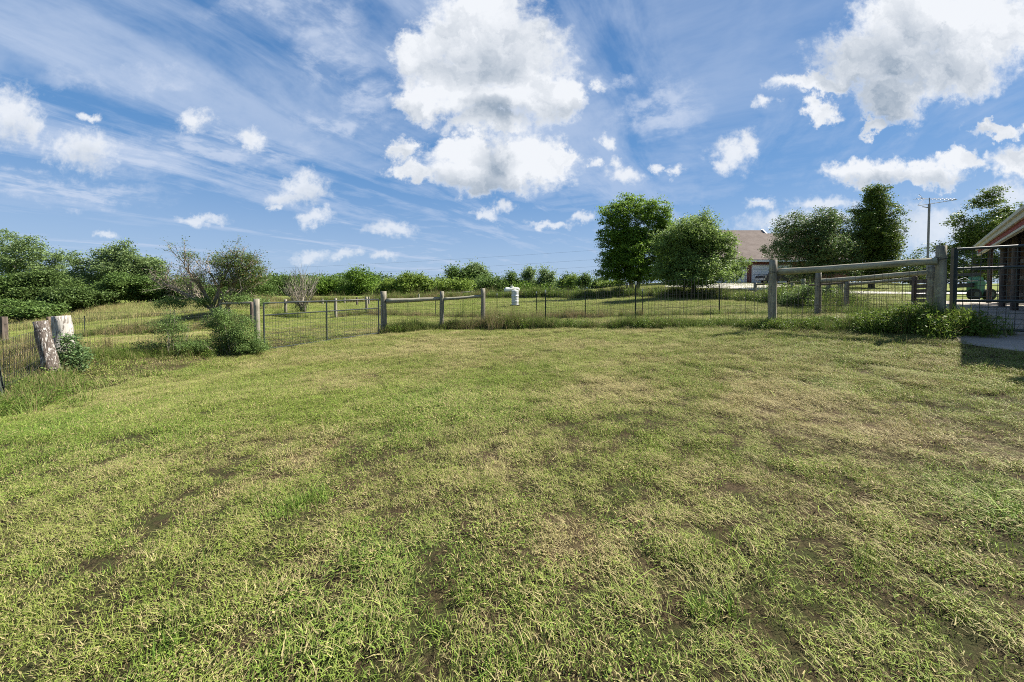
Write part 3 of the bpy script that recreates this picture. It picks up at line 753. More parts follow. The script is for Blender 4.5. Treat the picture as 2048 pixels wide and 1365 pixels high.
# ------------------------------------------------------------------ apron, driveway, road
def sheet(name, rows, mat, lift, label, cat, nsub=24):
    """rows: (near point, far point) pairs along the strip, draped on the ground"""
    V = []; m_ = 8
    rows2 = []
    for i in range(len(rows) - 1):
        for k in range(nsub):
            f = k / nsub; rows2.append((rows[i][0].lerp(rows[i + 1][0], f), rows[i][1].lerp(rows[i + 1][1], f)))
    rows2.append(rows[-1])
    for a, b in rows2:
        for j in range(m_ + 1):
            p = a.lerp(b, j / m_); V.append((p.x, p.y, 0))
    V = np.array(V); V[:, 2] = terrain(V[:, 0], V[:, 1]) + lift
    id_ = np.arange(len(V)).reshape(-1, m_ + 1)
    Fq_ = np.stack([id_[:-1, :-1], id_[1:, :-1], id_[1:, 1:], id_[:-1, 1:]], -1).reshape(-1, 4)
    o_ = link(name, npmesh(name, V, Fq_, mat, True)); tag(o_, label, cat, kind='structure'); return o_
sheet('concrete_apron', [(SL[1], SL[0]), (SL[2], Vector((13.2, 12.4, 0))), (SL[3], Vector((23.2, 20.0, 0))), (Vector((20.0, -2.5, 0)), Vector((32, 9, 0)))],
      M['concrete'], .014, 'worn concrete apron in front of the shed', 'concrete pad')
sheet('driveway', [(gpx(1330, 41), gpx(1330, 44.5)), (gpx(1380, 38.5), gpx(1380, 45.0)), (gpx(1450, 36.0), gpx(1450, 45.6)), (gpx(1520, 32), gpx(1530, 45.8)), (gpx(1580, 29.5), gpx(1610, 38)), (gpx(1640, 27.8), gpx(1660, 31)), (gpx(1710, 26.8), gpx(1715, 29.2))],
      M['gravel'], .05, 'pale driveway curving from the garage doors', 'driveway')
sheet('road', [(gpx(1700, 26.9), gpx(1706, 29.4)), (gpx(1800, 26.2), gpx(1800, 28.4)), (gpx(1950, 25.4), gpx(1950, 27.6)), (gpx(2150, 25), gpx(2150, 27.4)), (gpx(2400, 25), gpx(2400, 27.4))],
      M['gravel'], .058, 'narrow pale lane crossing the far lawn', 'lane')

# ------------------------------------------------------------------ posts, rails, wire
def post_mesh(mb, X, Y, z0, z1, r, lean=(0, 0), n=14):
    k = 7; pts = [(X + lean[0] * i / k, Y + lean[1] * i / k, z0 - .1 + (z1 - z0 + .1) * i / k) for i in range(k + 1)]
    mb.tube(pts, [r * (1.05 - .08 * i / k) for i in range(k + 1)], n, True, .10)
def ztop(px, py, Y): return at(px, py, Y).z
def rail_part(fence, a, b, r0, r1, mat='rail'):
    a, b = Vector(a), Vector(b); d = b - a; ln = d.length
    mb = MB(); k = 9
    mb.tube([(ln * i / k, 0.003 * math.sin(i * 1.3), 0.004 * math.sin(i * .9 + 1)) for i in range(k + 1)], [r0 + (r1 - r0) * i / k for i in range(k + 1)], 14, True, .12)
    me = bpy.data.meshes.new('rail'); me.from_pydata(mb.v, [], mb.f); me.materials.append(M[mat])
    me.polygons.foreach_set('use_smooth', [len(p.vertices) == 4 for p in me.polygons]); me.update()
    o_ = link('rail', me, fence); o_.location = a - LOC[fence.name]
    o_.rotation_euler = d.to_track_quat('X', 'Z').to_euler(); return o_
def wires(mb, pts, tops, sx, zs, r=.0022, sag=.0):
    """woven wire between ground points pts; tops = height of top wire above ground at each; sx spacing of uprights; zs fractions of line wires"""
    P_ = [Vector(p) for p in pts]
    for i in range(len(P_) - 1):
        a, b = P_[i], P_[i + 1]; ln = (b.xy - a.xy).length; n = max(2, int(ln / sx)); row = []
        for k in range(n + 1):
            f = k / n; x = a.x + (b.x - a.x) * f; y = a.y + (b.y - a.y) * f; g = gz(x, y)
            tz = a.z + tops[i] + ((b.z + tops[i + 1]) - (a.z + tops[i])) * f - sag * 4 * f * (1 - f)
            jx = .012 * math.sin(k * 2.7 + i); row.append((x + jx, y, g, tz))
        for (x, y, g, tz) in row: wseg(mb, (x, y, g + .02), (x + .01 * math.sin(x * 9), y, tz), r)
        for q in zs:
            for k in range(0, n, 3):
                k2 = min(k + 3, n); p, s_ = row[k], row[k2]
                wseg(mb, (p[0], p[1], p[2] + .02 + (p[3] - p[2] - .02) * q), (s_[0], s_[1], s_[2] + .02 + (s_[3] - s_[2] - .02) * q), r * (1.3 if q in (0, 1) else 1))
def wseg(mb, a, b, r): mb.tube([a, b], r, 3, False)
def tpost(fence, px, py_top, Y, white=True, h=None, lean=0.0, rust=False):
    g = gpx(px, Y); zt = ztop(px, py_top, Y) if h is None else g.z + h
    mb = MB(); mb.beam((g.x, g.y, g.z - .05), (g.x + lean, g.y, zt), .042, .006, (0, 1, 0)); mb.beam((g.x, g.y - .019, g.z - .05), (g.x + lean, g.y - .019, zt - .001), .006, .034, (0, 1, 0))
    for i in range(14):
        f = (i + 1) / 15; mb.box((g.x + lean * f, g.y - .041, g.z + (zt - g.z) * f), (.014, .009, .02))
    p = mb.build('steel_post', M['tpost'] if rust else M['tpost'], fence)
    if white:
        w = MB(); w.beam((g.x + lean * .9, g.y, zt - .13), (g.x + lean, g.y, zt + .002), .046, .010, (0, 1, 0)); w.beam((g.x + lean * .9, g.y - .021, zt - .13), (g.x + lean, g.y - .021, zt + .001), .010, .040, (0, 1, 0))
        w.build('painted_tip', M['whitepaint'], p)
    return g, zt
def woodpost(fence, px, top, Y, r, mat='post', lean=(0, 0), band=True):
    g = gpx(px, Y); zt = ztop(px, top, Y); mb = MB(); post_mesh(mb, g.x, g.y, g.z, zt, r, lean)
    p = mb.build('post', M[mat], fence, smooth=False)
    me = p.data; me.polygons.foreach_set('use_smooth', [len(q.vertices) == 4 for q in me.polygons])
    return g, zt

ZS5 = (0, .14, .28, .42, .56, .70, .85, 1)
# left run: peeling post, mesh going towards the viewer
f = thing('wire_fence', 'woven wire fence running left from the peeling round post', 'wire fence', gpx(20, 6.9))
a, b, c = gpx(-260, 4.6), gpx(2, 6.3), gpx(84, 8.05)
tpost(f, 6, 640, 6.3, False, 1.35, -.22, True)
mb = MB(); wires(mb, [a, b, c], [1.12, 1.12, 1.02], .05, ZS5, .0020); mb.build('wire_mesh', M['wire'], f)
# the two big old posts
def oldpost(name, label, px, Y, top, r, lean, mat):
    g = gpx(px, Y); zt = ztop(px, top, Y); mb = MB(); k = 9
    pts = [(g.x + lean[0] * i / k, g.y + lean[1] * i / k, g.z - .12 + (zt - g.z + .12) * i / k) for i in range(k + 1)]
    mb.tube(pts, [r * (1.06 - .02 * i + .02 * math.sin(i * 2.1)) for i in range(k + 1)], 26, True, .22)
    o_ = mb.build(name, mat, None, loc=(g.x, g.y, g.z)); o_.data.polygons.foreach_set('use_smooth', [len(q.vertices) == 4 for q in o_.data.polygons])
    return tag(o_, label, 'fence post')
def m_peel(name, wood, paint, lo, hi, sc=1.0):
    m, t, o = newmat(name)
    p = t.vm('MULTIPLY', obc(t), (24 * sc, 24 * sc, 3.6 * sc))
    n = t.noise(p, 1.7, 7, .62, .8); n2 = t.noise(t.vm('MULTIPLY', obc(t), (30, 30, 1.5)), 2.0, 5, .7)
    wd = t.mix(t.ramp(n2, .35, .65), tuple(k * .35 for k in wood), wood)
    c = t.mix(t.ramp(n, lo, hi), wd, paint); c = t.mix(t.ramp(n2, .62, .68, 0, .6), c, (.03, .022, .018))
    hgt = t.math('ADD', t.math('MULTIPLY', t.ramp(n, lo, hi), .8), n2)
    principled(t, o, c, .85, .2, 0, hgt, .8, .012); return m
oldpost('peeling_post', 'leaning round post with flaking white paint over brown wood', 105, 8.0, 643, .130, (-.28, .0), m_peel('flaking_paint', (.135, .110, .094), (.42, .40, .375), .535, .575))
oldpost('whitewashed_post', 'thick pale weathered post standing behind the leafy sapling', 127, 8.95, 632, .178, (-.06, 0), m_peel('worn_whitewash', (.24, .20, .165), (.37, .35, .32), .38, .50, .8))
oldpost('brown_stub_post', 'slim brown timber post just left of the thick pale post', 97, 12.0, 634, .07, (0, 0), M['oldwood'])
# fence from the white post to the gate post
f = thing('wire_fence', 'woven wire fence between the pale old post and the metal gate', 'wire fence', gpx(320, 9.9))
g, zt = woodpost(f, 513, 598, 11.2, .082)
GATEPOST_L = (g, zt)
mb = MB(); wires(mb, [gpx(135, 9.0), gpx(320, 9.9), gpx(508, 11.15)], [1.08, 1.12, 1.2], .06, ZS5, .0020); mb.build('wire_mesh', M['wire'], f)
# double framed gate
def gate(name, label, pa, pb, zb_a, zb_b, zt_a, zt_b, mids, uprights, sx, tube_r, mesh_from, nz, r=.0024):
    """pa, pb: ends (x,y); z of bottom and top rails at both ends"""
    A, B = Vector((pa[0], pa[1], 0)), Vector((pb[0], pb[1], 0))
    f = thing(name, label, 'gate', (pa[0], pa[1], zb_a))
    def P(fr, h):
        p = A.lerp(B, fr); zb = zb_a + (zb_b - zb_a) * fr; zt = zt_a + (zt_b - zt_a) * fr
        return Vector((p.x, p.y, zb + (zt - zb) * h))
    mb = MB()
    for q in (0.0, 1.0): mb.tube([P(q, -.01), P(q, 1.0)], tube_r * 1.15, 10)
    for h in (0.0, 1.0): mb.tube([P(0, h), P(.5, h), P(1, h)], tube_r, 10)
    mb.build('frame', M['steel'], f, smooth=False)
    for h in mids:
        mb = MB(); mb.tube([P(0, h), P(1, h)], tube_r * .9, 10); mb.build('crossbar', M['steel'], f)
    for q in uprights:
        mb = MB(); mb.tube([P(q, 0), P(q, 1)], tube_r * 1.05, 10); mb.build('upright', M['steel'], f)
    mb = MB(); ln = (B - A).length; n = int(ln / sx)
    for i in range(1, n): wseg(mb, P(i / n, 0), P(i / n, mesh_from), r)
    for j in range(1, nz): wseg(mb, P(0, mesh_from * j / nz), P(1, mesh_from * j / nz), r)
    mb.build('wire_panel', M['steel'], f)
    for h in (.25, .8):
        mb = MB(); mb.tube([P(1, h), P(1.03, h)], tube_r * .7, 8); mb.build('hinge', M['steel'], f)
    return f
gl, gr_ = gpx(527, 11.35), gpx(757, 13.75)
gate('metal_gate', 'long metal farm gate with wire infill between two round wooden posts', (gl.x, gl.y), (gr_.x, gr_.y), gl.z + .03, gr_.z + .06, ztop(527, 607, 11.35), ztop(757, 599, 13.75), (.74,), (.5,), .075, .021, .74, 9, .0036)
# brace assembly right of the gate
f = thing('wood_and_wire_fence', 'two span fence of round posts and log rails right of the metal gate', 'rail fence', gpx(883, 14.4))
g1, t1 = woodpost(f, 767, 583, 14.1, .112); g2, t2 = woodpost(f, 883, 583, 14.5, .085, lean=(.02, 0)); g3, t3 = woodpost(f, 966, 577, 14.7, .088)
rail_part(f, (g1.x + .1, g1.y, ztop(767, 603, 14.1)), (g2.x - .07, g2.y, ztop(883, 598, 14.5)), .098, .07)
rail_part(f, (g2.x + .07, g2.y, ztop(883, 599, 14.5)), (g3.x - .08, g3.y, ztop(966, 593, 14.7)), .060, .055)
mb = MB(); wires(mb, [g1, g2, g3], [1.15, 1.15, 1.2], .08, ZS5, .0030); mb.build('wire_mesh', M['wire'], f)
mb = MB(); wseg(mb, (g3.x, g3.y - .1, g3.z + 1.3), (g2.x, g2.y - .1, g2.z + .1), .004); mb.build('brace_wire', M['wiredark'], f)
# long plain wire run
f = thing('wire_fence', 'woven wire fence on steel posts facing the big maple trees', 'wire fence', gpx(1272, 12.0))
gs = [g3]
for px, top, Y in ((1091, 580, 13.8), (1271, 563, 12.0), (1421, 560, 10.6)):
    if px == 1421: gs.append(gpx(px, Y)); continue
    gs.append(tpost(f, px, top, Y)[0])
gc1 = gpx(1544, 9.25); gs.append(gc1)
tps = [ztop(966, 583, 14.7) - g3.z, ztop(1091, 584, 13.8) - gs[1].z, ztop(1271, 566, 12.0) - gs[2].z, ztop(1421, 556, 10.6) - gs[3].z, ztop(1544, 548, 9.25) - gc1.z]
mb = MB(); wires(mb, gs, tps, .10, ZS5, .0032); mb.build('wire_mesh', M['wire'], f)
# right hand corner brace
f = thing('wood_and_wire_fence', 'heavy round posts joined by one long log rail before the driveway', 'rail fence', gpx(1545, 9.25))
ga, ta = woodpost(f, 1545, 520, 9.25, .088); gb, tb = woodpost(f, 1880, 492, 7.2, .078)
rail_part(f, (ga.x + .1, ga.y, ztop(1556, 545, 9.2)), (gb.x - .07, gb.y, ztop(1868, 523, 7.25)), .082, .070)
mb = MB(); wires(mb, [ga, gb], [ztop(1545, 556, 9.25) - ga.z, ztop(1880, 535, 7.2) - gb.z], .10, ZS5, .0032); mb.build('wire_mesh', M['wiredark'], f)
mb = MB(); wseg(mb, (ga.x, ga.y - .12, ga.z + .1), (gb.x, gb.y - .09, gb.z + 1.38), .0045); wseg(mb, (gb.x, gb.y - .09, gb.z + .12), (ga.x, ga.y - .12, ga.z + 1.35), .004)
for p_, r_, hh in ((ga, .096, 1.42), (gb, .088, 1.46)):
    for k in range(3): mb.tube([(p_.x + r_ * math.cos(q), p_.y + r_ * math.sin(q), p_.z + hh - .02 * k + .03 * math.sin(q + k)) for q in np.linspace(0, 6.283, 15)], .003, 4, False)
mb.build('brace_wire', M['wiredark'], f)
# second lane behind it
f = thing('wood_and_wire_fence', 'second log rail fence just behind the heavy corner posts', 'rail fence', gpx(1636, 12.6))
gp, tp = woodpost(f, 1636, 545, 12.6, .086); gq, tq = woodpost(f, 1862, 527, 8.6, .068)
rail_part(f, (gp.x + .08, gp.y, ztop(1645, 563, 12.5)), (gq.x - .06, gq.y, ztop(1853, 546, 8.7)), .082, .058)
mb = MB(); wires(mb, [gp, gq], [1.2, 1.2], .11, ZS5, .0030); mb.build('wire_mesh', M['wiredark'], f)
mb = MB(); wseg(mb, (gp.x, gp.y - .12, gp.z + .1), (gq.x, gq.y - .1, gq.z + 1.2), .004); wseg(mb, (gq.x, gq.y - .1, gq.z + .1), (gp.x, gp.y - .12, gp.z + 1.2), .004); mb.build('brace_wire', M['wiredark'], f)
f = thing('wood_and_wire_fence', 'third and lowest log rail fence before the pale lane', 'rail fence', gpx(1693, 15.0))
gp, tp = woodpost(f, 1693, 560, 15.0, .08, 'post'); gq, tq = woodpost(f, 1828, 553, 11.4, .055, 'darkpost'); gr2, tr = woodpost(f, 1657, 563, 17.5, .085, 'post'); gr3, tr3 = woodpost(f, 1681, 562, 18, .10, 'post')
rail_part(f, (gp.x + .1, gp.y, ztop(1698, 569, 15)), (gq.x - .05, gq.y, ztop(1826, 558, 11.5)), .062, .05)
rail_part(f, (gr2.x - .6, gr2.y + .4, ztop(1646, 571, 17.6)), (gp.x - .08, gp.y, ztop(1690, 566, 15)), .04, .04, 'oldwood')
mb = MB(); wires(mb, [gr2, gp, gq], [1.1, 1.1, 1.1], .13, (0, .25, .5, .75, 1), .0026); mb.build('wire_mesh', M['wiredark'], f)
# slatted panel by the corner
f = thing('board_panel', 'dark slatted timber panel between the two right hand posts', 'panel', gpx(1844, 10.8))
mb = MB(); pa_, pb_ = gpx(1831, 11.2), gpx(1862, 10.6)
for k in range(7):
    z_ = .18 + k * .145; mb.beam((pa_.x, pa_.y, pa_.z + z_), (pb_.x, pb_.y, pb_.z + z_), .025, .11)
mb.build('slats', M['darkpost'], f)
for p_ in (pa_, pb_):
    mb = MB(); mb.box((p_.x, p_.y + .05, p_.z + .6), (.08, .08, 1.2)); mb.build('upright', M['darkpost'], f)
# second fence line across the paddock
f = thing('wire_fence', 'middle distance wire fence on thin steel posts across the paddock', 'wire fence', gpx(994, 22.5))
seq = [(740, None, 28), (816, 600, 25.5), (871, 601, 23.8), (926, 600, 22.8), (994, 587, 22.2), (1073, 583, 21.3), (1171, 583, 20.0), (1285, 578, 19.0), (1439, 568, 17.0), (1632, None, 12.9)]
gs = []; tps = []
for px, top, Y in seq:
    g_ = gpx(px, Y); gs.append(g_); tps.append(1.15)
    if top is not None: tpost(f, px, top, Y, px in (994, 1073, 1285))
mb = MB(); wires(mb, gs, tps, .15, (0, .33, .66, 1), .0036); mb.build('wire_mesh', M['wire'], f)
f = thing('wood_and_wire_fence', 'distant round post and rail fence seen through the metal gate', 'rail fence', gpx(671, 26))
ps = [woodpost(f, 571, 599, 27, .10), woodpost(f, 671, 597, 26, .10), woodpost(f, 733, 594, 28, .095)]
for i in (0, 1):
    (a, ta_), (b, tb_) = ps[i], ps[i + 1]; rail_part(f, (a.x + .08, a.y, ta_ - .18), (b.x - .08, b.y, tb_ - .2), .05, .05)
mb = MB(); wires(mb, [p[0] for p in ps], [1.05] * 3, .16, (0, .33, .66, 1), .0036); mb.build('wire_mesh', M['wire'], f)
# left second line
f = thing('wire_fence', 'far wire fence with brown steel posts left of the leafy gate bush', 'wire fence', gpx(348, 20))
seq = [(-80, None, 17), (10, None, 18), (168, 632, 22), (348, 620, 20), (440, None, 22)]
gs = []
for px, top, Y in seq:
    gs.append(gpx(px, Y))
    if top is not None: tpost(f, px, top, Y, False, None, 0, px == 348)
mb = MB(); wires(mb, gs, [1.15] * 5, .15, (0, .33, .66, 1), .0036); mb.build('wire_mesh', M['wire'], f)
mb = MB(); mb.box((gpx(4, 18).x, 18, gpx(4, 18).z + .75), (.22, .22, 1.5)); mb.build('post', M['darkpost'], f)
f = thing('wood_and_wire_fence', 'pale rail brace behind the leafy gate bush and half dead tree', 'rail fence', gpx(500, 23))
pa2 = woodpost(f, 441, 606, 24, .08); pb2 = woodpost(f, 503, 604, 23, .09, 'darkpost')
rail_part(f, (pa2[0].x, pa2[0].y, pa2[1] - .06), (pb2[0].x, pb2[0].y, pb2[1] - .06), .07, .07)
# far paddock fence
f = thing('wire_fence', 'farthest paddock fence along the foot of the rising lawn', 'wire fence', gpx(1272, 33))
seq = [(1000, 48), (1100, 42), (1254, 34), (1368, 29.5), (1508, 24)]
gs = [gpx(*s_) for s_ in seq]
for (px, Y), g_ in zip(seq[1:4], gs[1:4]):
    mb = MB(); post_mesh(mb, g_.x, g_.y, g_.z, g_.z + 1.25, .07); mb.build('post', M['darkpost'], f)
mb = MB(); wires(mb, gs, [1.15] * 5, .22, (0, .33, .66, 1), .0045); mb.build('wire_mesh', M['wire'], f)
f = thing('wood_and_wire_fence', 'small dark rail fence in front of the parked pickup', 'rail fence', gpx(1510, 24))
pa2 = woodpost(f, 1510, 566, 24, .10); pb2 = woodpost(f, 1584, 567, 21.5, .10); pc2 = woodpost(f, 1606, 558, 20.5, .10)
rail_part(f, (pa2[0].x, pa2[0].y, ztop(1510, 570, 24)), (pb2[0].x, pb2[0].y, ztop(1584, 566, 21.5)), .045, .04, 'oldwood')
rail_part(f, (pb2[0].x, pb2[0].y, ztop(1584, 566, 21.5)), (pc2[0].x, pc2[0].y, ztop(1606, 563, 20.5)), .045, .04, 'oldwood')
mb = MB(); wires(mb, [pa2[0], pb2[0], pc2[0]], [1.1] * 3, .18, (0, .5, 1), .003); mb.build('wire_mesh', M['wiredark'], f)
f = thing('wood_and_wire_fence', 'tiny far brace of three posts before the bright green trees', 'rail fence', gpx(922, 55))
ps = [woodpost(f, 895, 584, 55, .16), woodpost(f, 923, 585, 55, .16, 'darkpost'), woodpost(f, 943, 582, 55, .16)]
rail_part(f, (ps[0][0].x, 55, ztop(895, 587, 55)), (ps[1][0].x, 55, ztop(923, 587, 55)), .12, .12)
rail_part(f, (ps[1][0].x, 55, ztop(923, 586, 55)), (ps[2][0].x, 55, ztop(943, 584, 55)), .12, .12)
for i, (px, top, Y, lb) in enumerate(((645, 598, 48, 'faint far post left of centre through the metal gate'), (689, 596, 50, 'faint far post seen between the two distant brace posts'),
        (714, 595, 44, 'short dark far post behind the distant brace rail'), (738, 594, 46, 'far post standing right of the distant brace fence'), (838, 588, 50, 'far pale post in front of the bright green trees'),
        (1102, 578, 44, 'pale upright post below the pair of young poplars'), (1115, 580, 50, 'thin pale stake beside the white yard marker'))):
    g_ = gpx(px, Y); mb = MB(); post_mesh(mb, g_.x, g_.y, g_.z, ztop(px, top, Y), .11 if i != 6 else .06); o_ = mb.build('fence_post', M['post'] if i != 2 else M['darkpost'], None, loc=tuple(g_)); tag(o_, lb, 'fence post', 'far posts in the paddock')

# yard gate on the right
gA, gB = gpx(1909, 7.15), gpx(2130, 6.35)
gate('yard_gate', 'tall dark steel gate with square mesh beside the shed', (gA.x, gA.y), (gB.x, gB.y), ztop(1909, 656, 7.15), ztop(2130, 665, 6.35), ztop(1909, 499, 7.15), ztop(2130, 487, 6.35), (.755, .35), (), .098, .026, 1.0, 15, .0055)
mb = MB(); mb.beam((gA.x - .04, gA.y, gA.z - .05), (gA.x - .04, gA.y, ztop(1909, 496, 7.15)), .055, .055, (0, 1, 0)); o_ = mb.build('gate_post', M['steel'], None, loc=(gA.x, gA.y, gA.z)); tag(o_, 'square dark steel post carrying the tall yard gate', 'gate post')
mb = MB(); mb.tube([(gb.x + .12, gb.y, gb.z + 1.02), (gb.x + .25, gb.y - .04, gb.z + 1.0), (gA.x + .0, gA.y - .05, gb.z + 1.02), (gA.x + .12, gA.y - .06, gb.z + 1.06), (gA.x + .3, gA.y - .02, gb.z + .98)], .006, 6)
o_ = mb.build('gate_chain', M['whitepaint'], None, loc=(gA.x, gA.y, gA.z + 1)); tag(o_, 'pale rope tying the tall gate to the heavy round post', 'rope')

# ------------------------------------------------------------------ shed
WD = Vector((.7405, .672, 0)); WN = Vector((.672, -.7405, 0))     # along the open side, and into the shed
A0 = Vector((9.37, 5.55, .0)); LEN = 18.3
ZE, ZS_ = 3.43, .78
sh = thing('open_shed', 'open sided farm shed with cream eave and dark red board', 'shed', (A0.x, A0.y, ZS_))
def SP(a, b, z): p = A0 + WD * a + WN * b; return (p.x, p.y, z)
M['fascia'] = m_plain('cream_metal', (.50, .48, .40), .5, .3, 0, .06, 2)
M['redboard'] = m_plain('dark_red_board', (.22, .028, .022), .6, .3, 0, .15, 3)
M['tin'] = m_plain('weathered_tin_roof', (.30, .30, .29), .5, .4, .3)
M['ceil'] = m_plain('dark_rafter_wood', (.06, .05, .042), .9)
def quadstrip(mb, pts): 
    n = len(pts) // 2
    mb.add(pts, [(2 * i, 2 * i + 1, 2 * i + 3, 2 * i + 2) for i in range(n - 1)])
def slab(mb, a, b, c, d, th):
    """thick quad with corners a b c d, thickness down"""
    mb.add([a, b, c, d] + [(p[0], p[1], p[2] - th) for p in (a, b, c, d)], [(0, 1, 2, 3), (7, 6, 5, 4), (0, 4, 5, 1), (1, 5, 6, 2), (2, 6, 7, 3), (3, 7, 4, 0)])
WID = 10.0; RISE = 2.4
mb = MB(); slab(mb, SP(.4, -.35, ZE + .16), SP(LEN, -.35, ZE + .16), SP(LEN, WID / 2, ZE + RISE), SP(-.3, WID / 2, ZE + RISE), .06)
slab(mb, SP(-.3, WID / 2 + .01, ZE + RISE), SP(LEN, WID / 2 + .01, ZE + RISE), SP(LEN, WID + .3, ZE + .1), SP(-.3, WID + .3, ZE + .1), .06); mb.build('roof', M['tin'], sh)
mb = MB(); slab(mb, SP(.4, -.40, ZE + .22), SP(LEN, -.40, ZE + .22), SP(LEN, -.352, ZE + .22), SP(.4, -.352, ZE + .22), .23)
slab(mb, SP(.4, -.46, ZE + .24), SP(LEN, -.46, ZE + .24), SP(LEN, -.402, ZE + .24), SP(.4, -.402, ZE + .24), .10)
mb.build('eave_gutter', M['fascia'], sh)
mb = MB(); slab(mb, SP(.45, -.33, ZE + .016), SP(LEN - .1, -.33, ZE + .016), SP(LEN - .1, -.29, ZE + .016), SP(.45, -.29, ZE + .016), .21); mb.build('red_board', M['redboard'], sh)
mb = MB(); slab(mb, SP(.45, -.36, ZE - .196), SP(LEN - .1, -.36, ZE - .196), SP(LEN - .1, -.26, ZE - .196), SP(.45, -.26, ZE - .196), .07); mb.build('cream_trim', M['fascia'], sh)
mb = MB(); slab(mb, SP(.45, -.348, ZE + .02), SP(LEN, -.348, ZE + .02), SP(LEN, -.102, ZE + .02), SP(.45, -.102, ZE + .02), .02); mb.build('soffit', M['fascia'], sh)
mb = MB()
for k in range(12): a_ = k * 1.6 + .2; mb.beam(SP(a_, -.02, ZE + .0), SP(a_, WID / 2 - .05, ZE + RISE - .30), .06, .2)
mb.build('rafters', M['ceil'], sh)
for a_, w_, zz in ((LEN - .1, .16, 0), (LEN - 4.3, .18, 0), (LEN - 7.2, .19, 0), (LEN - 10.6, .19, 0), (LEN - 14.0, .19, 0), (1.0, .19, 0)):
    q = A0 + WD * a_; mb = MB(); mb.tube([SP(a_, .05, gz(q.x, q.y) - .05), SP(a_, .05, ZE - .02)], w_ / 2, 14, True, .08); mb.build('post', M['darkpost'], sh)
for a_, b_ in ((LEN - 5.0, 2.2), (LEN - 7.2, 3.0), (LEN - 3, 4.2), (LEN - 9, 5.0), (LEN - 6.5, 1.6)):
    q = A0 + WD * a_ + WN * b_; mb = MB(); mb.box(SP(a_, b_, (gz(q.x, q.y) + ZE) / 2 + .4), (.16, .16, ZE - gz(q.x, q.y) + .8), .74); mb.build('inner_post', M['darkpost'], sh)
mb = MB()
for k in range(28):
    a_ = .2 + k * .66; q = A0 + WD * a_ + WN * WID
    mb.box(SP(a_, WID, ZS_ + 1.6), (.64, .03, 3.6), math.atan2(WD.y, WD.x))
mb.build('back_boards', M['darkpost'], sh)
mb = MB()
for k in range(14):
    b_ = .35 + k * .7; mb.box(SP(0.0, b_, ZS_ + 1.6), (.03, .68, 3.4), math.atan2(WD.y, WD.x))
mb.build('end_boards', M['oldwood'], sh)
mb = MB()
for k in range(24):
    b_ = .55 + k * .40; mb.box(SP(LEN - .05, b_, ZS_ + 1.45), (.03, .34, 3.3), math.atan2(WD.y, WD.x))
mb.build('end_boards', M['darkpost'], sh)
mb = MB()
for zz in (.55, 1.15, 1.75): mb.beam(SP(LEN - 12, .25, ZS_ + zz), SP(LEN - 4, .25, ZS_ + zz), .04, .14)
mb.build('inner_rails', M['darkpost'], sh)

# green implement standing beyond the tall gate
g_ = gpx(1964, 20.2)
gm = thing('farm_implement', 'green metal implement parked beyond the tall yard gate', 'implement', g_)
M['green'] = m_plain('faded_green_paint', (.06, .17, .11), .45, .4)
M['rubber'] = m_plain('black_rubber', (.02, .02, .02), .85)
M['black'] = m_plain('black_metal', (.022, .022, .025), .5)
def gp_(x, y, z): return (g_.x + x, g_.y + y, g_.z + z)
mb = MB(); mb.prism([(-.22, .25), (.10, .25), (.14, .95), (.02, 1.25), (-.16, 1.28), (-.28, .80)], 0, 'y', .5); mb.xf(lambda p: Vector(gp_(p.x, p.y, p.z))); mb.build('hood', M['green'], gm)
mb = MB(); mb.beam(gp_(-1.5, .2, .75), gp_(-.2, .2, .82), .12, .22); mb.beam(gp_(-1.6, .2, 1.35), gp_(.1, .2, 1.42), .08, .16); mb.build('boom', M['black'], gm)
mb = MB(); mb.beam(gp_(.15, .1, .1), gp_(.15, .1, 1.0), .1, .1, (0, 1, 0)); mb.beam(gp_(-.1, .1, .55), gp_(.35, .1, .95), .06, .06); mb.build('lift_frame', M['green'], gm)
for sx_ in (-.45, .35):
    mb = MB(); mb.tube([gp_(sx_, -.12, .30), gp_(sx_, .10, .30)], .30, 20); w_ = mb.build('wheel', M['rubber'], gm)
    mb = MB(); mb.tube([gp_(sx_, -.135, .30), gp_(sx_, .105, .30)], .15, 14); mb.build('rim', M['steel'], w_)
mb = MB(); mb.beam(gp_(-1.25, .1, 1.05), gp_(-.35, .1, 1.05), .35, .05); mb.build('tray', M['whitepaint'], gm)

# ------------------------------------------------------------------ house
def m_shingle():
    m, t, o = newmat('brown_shingle_roof'); P = obc(t)
    b = t.node('ShaderNodeTexBrick'); t.put(b.inputs['Vector'], t.vm('MULTIPLY', P, (1, 1, 1)))
    b.inputs['Color1'].default_value = (.145, .115, .10, 1); b.inputs['Color2'].default_value = (.11, .082, .072, 1); b.inputs['Mortar'].default_value = (.05, .04, .035, 1)
    b.inputs['Scale'].default_value = 3.2; b.inputs['Mortar Size'].default_value = .03
    c = t.mix(t.ramp(t.noise(P, 1.2, 4), .3, .7, 0, .5), b.outputs['Color'], (.17, .14, .125)); principled(t, o, c, .9, .15); return m
def m_brick():
    m, t, o = newmat('red_brick'); s_ = t.sep(obc(t)); P = t.comb(s_[0], s_[2], 0)
    b = t.node('ShaderNodeTexBrick'); t.put(b.inputs['Vector'], P)
    b.inputs['Color1'].default_value = (.20, .062, .042, 1); b.inputs['Color2'].default_value = (.13, .042, .030, 1); b.inputs['Mortar'].default_value = (.22, .17, .15, 1)
    b.inputs['Scale'].default_value = 4.5; b.inputs['Mortar Size'].default_value = .02; principled(t, o, b.outputs['Color'], .9, .15); return m
M['shingle'] = m_shingle(); M['brick'] = m_brick()
M['doorwhite'] = m_plain('white_garage_panel', (.72, .73, .73), .5, .3, 0, .04, 1)
M['trim'] = m_plain('white_trim', (.70, .69, .66), .5)
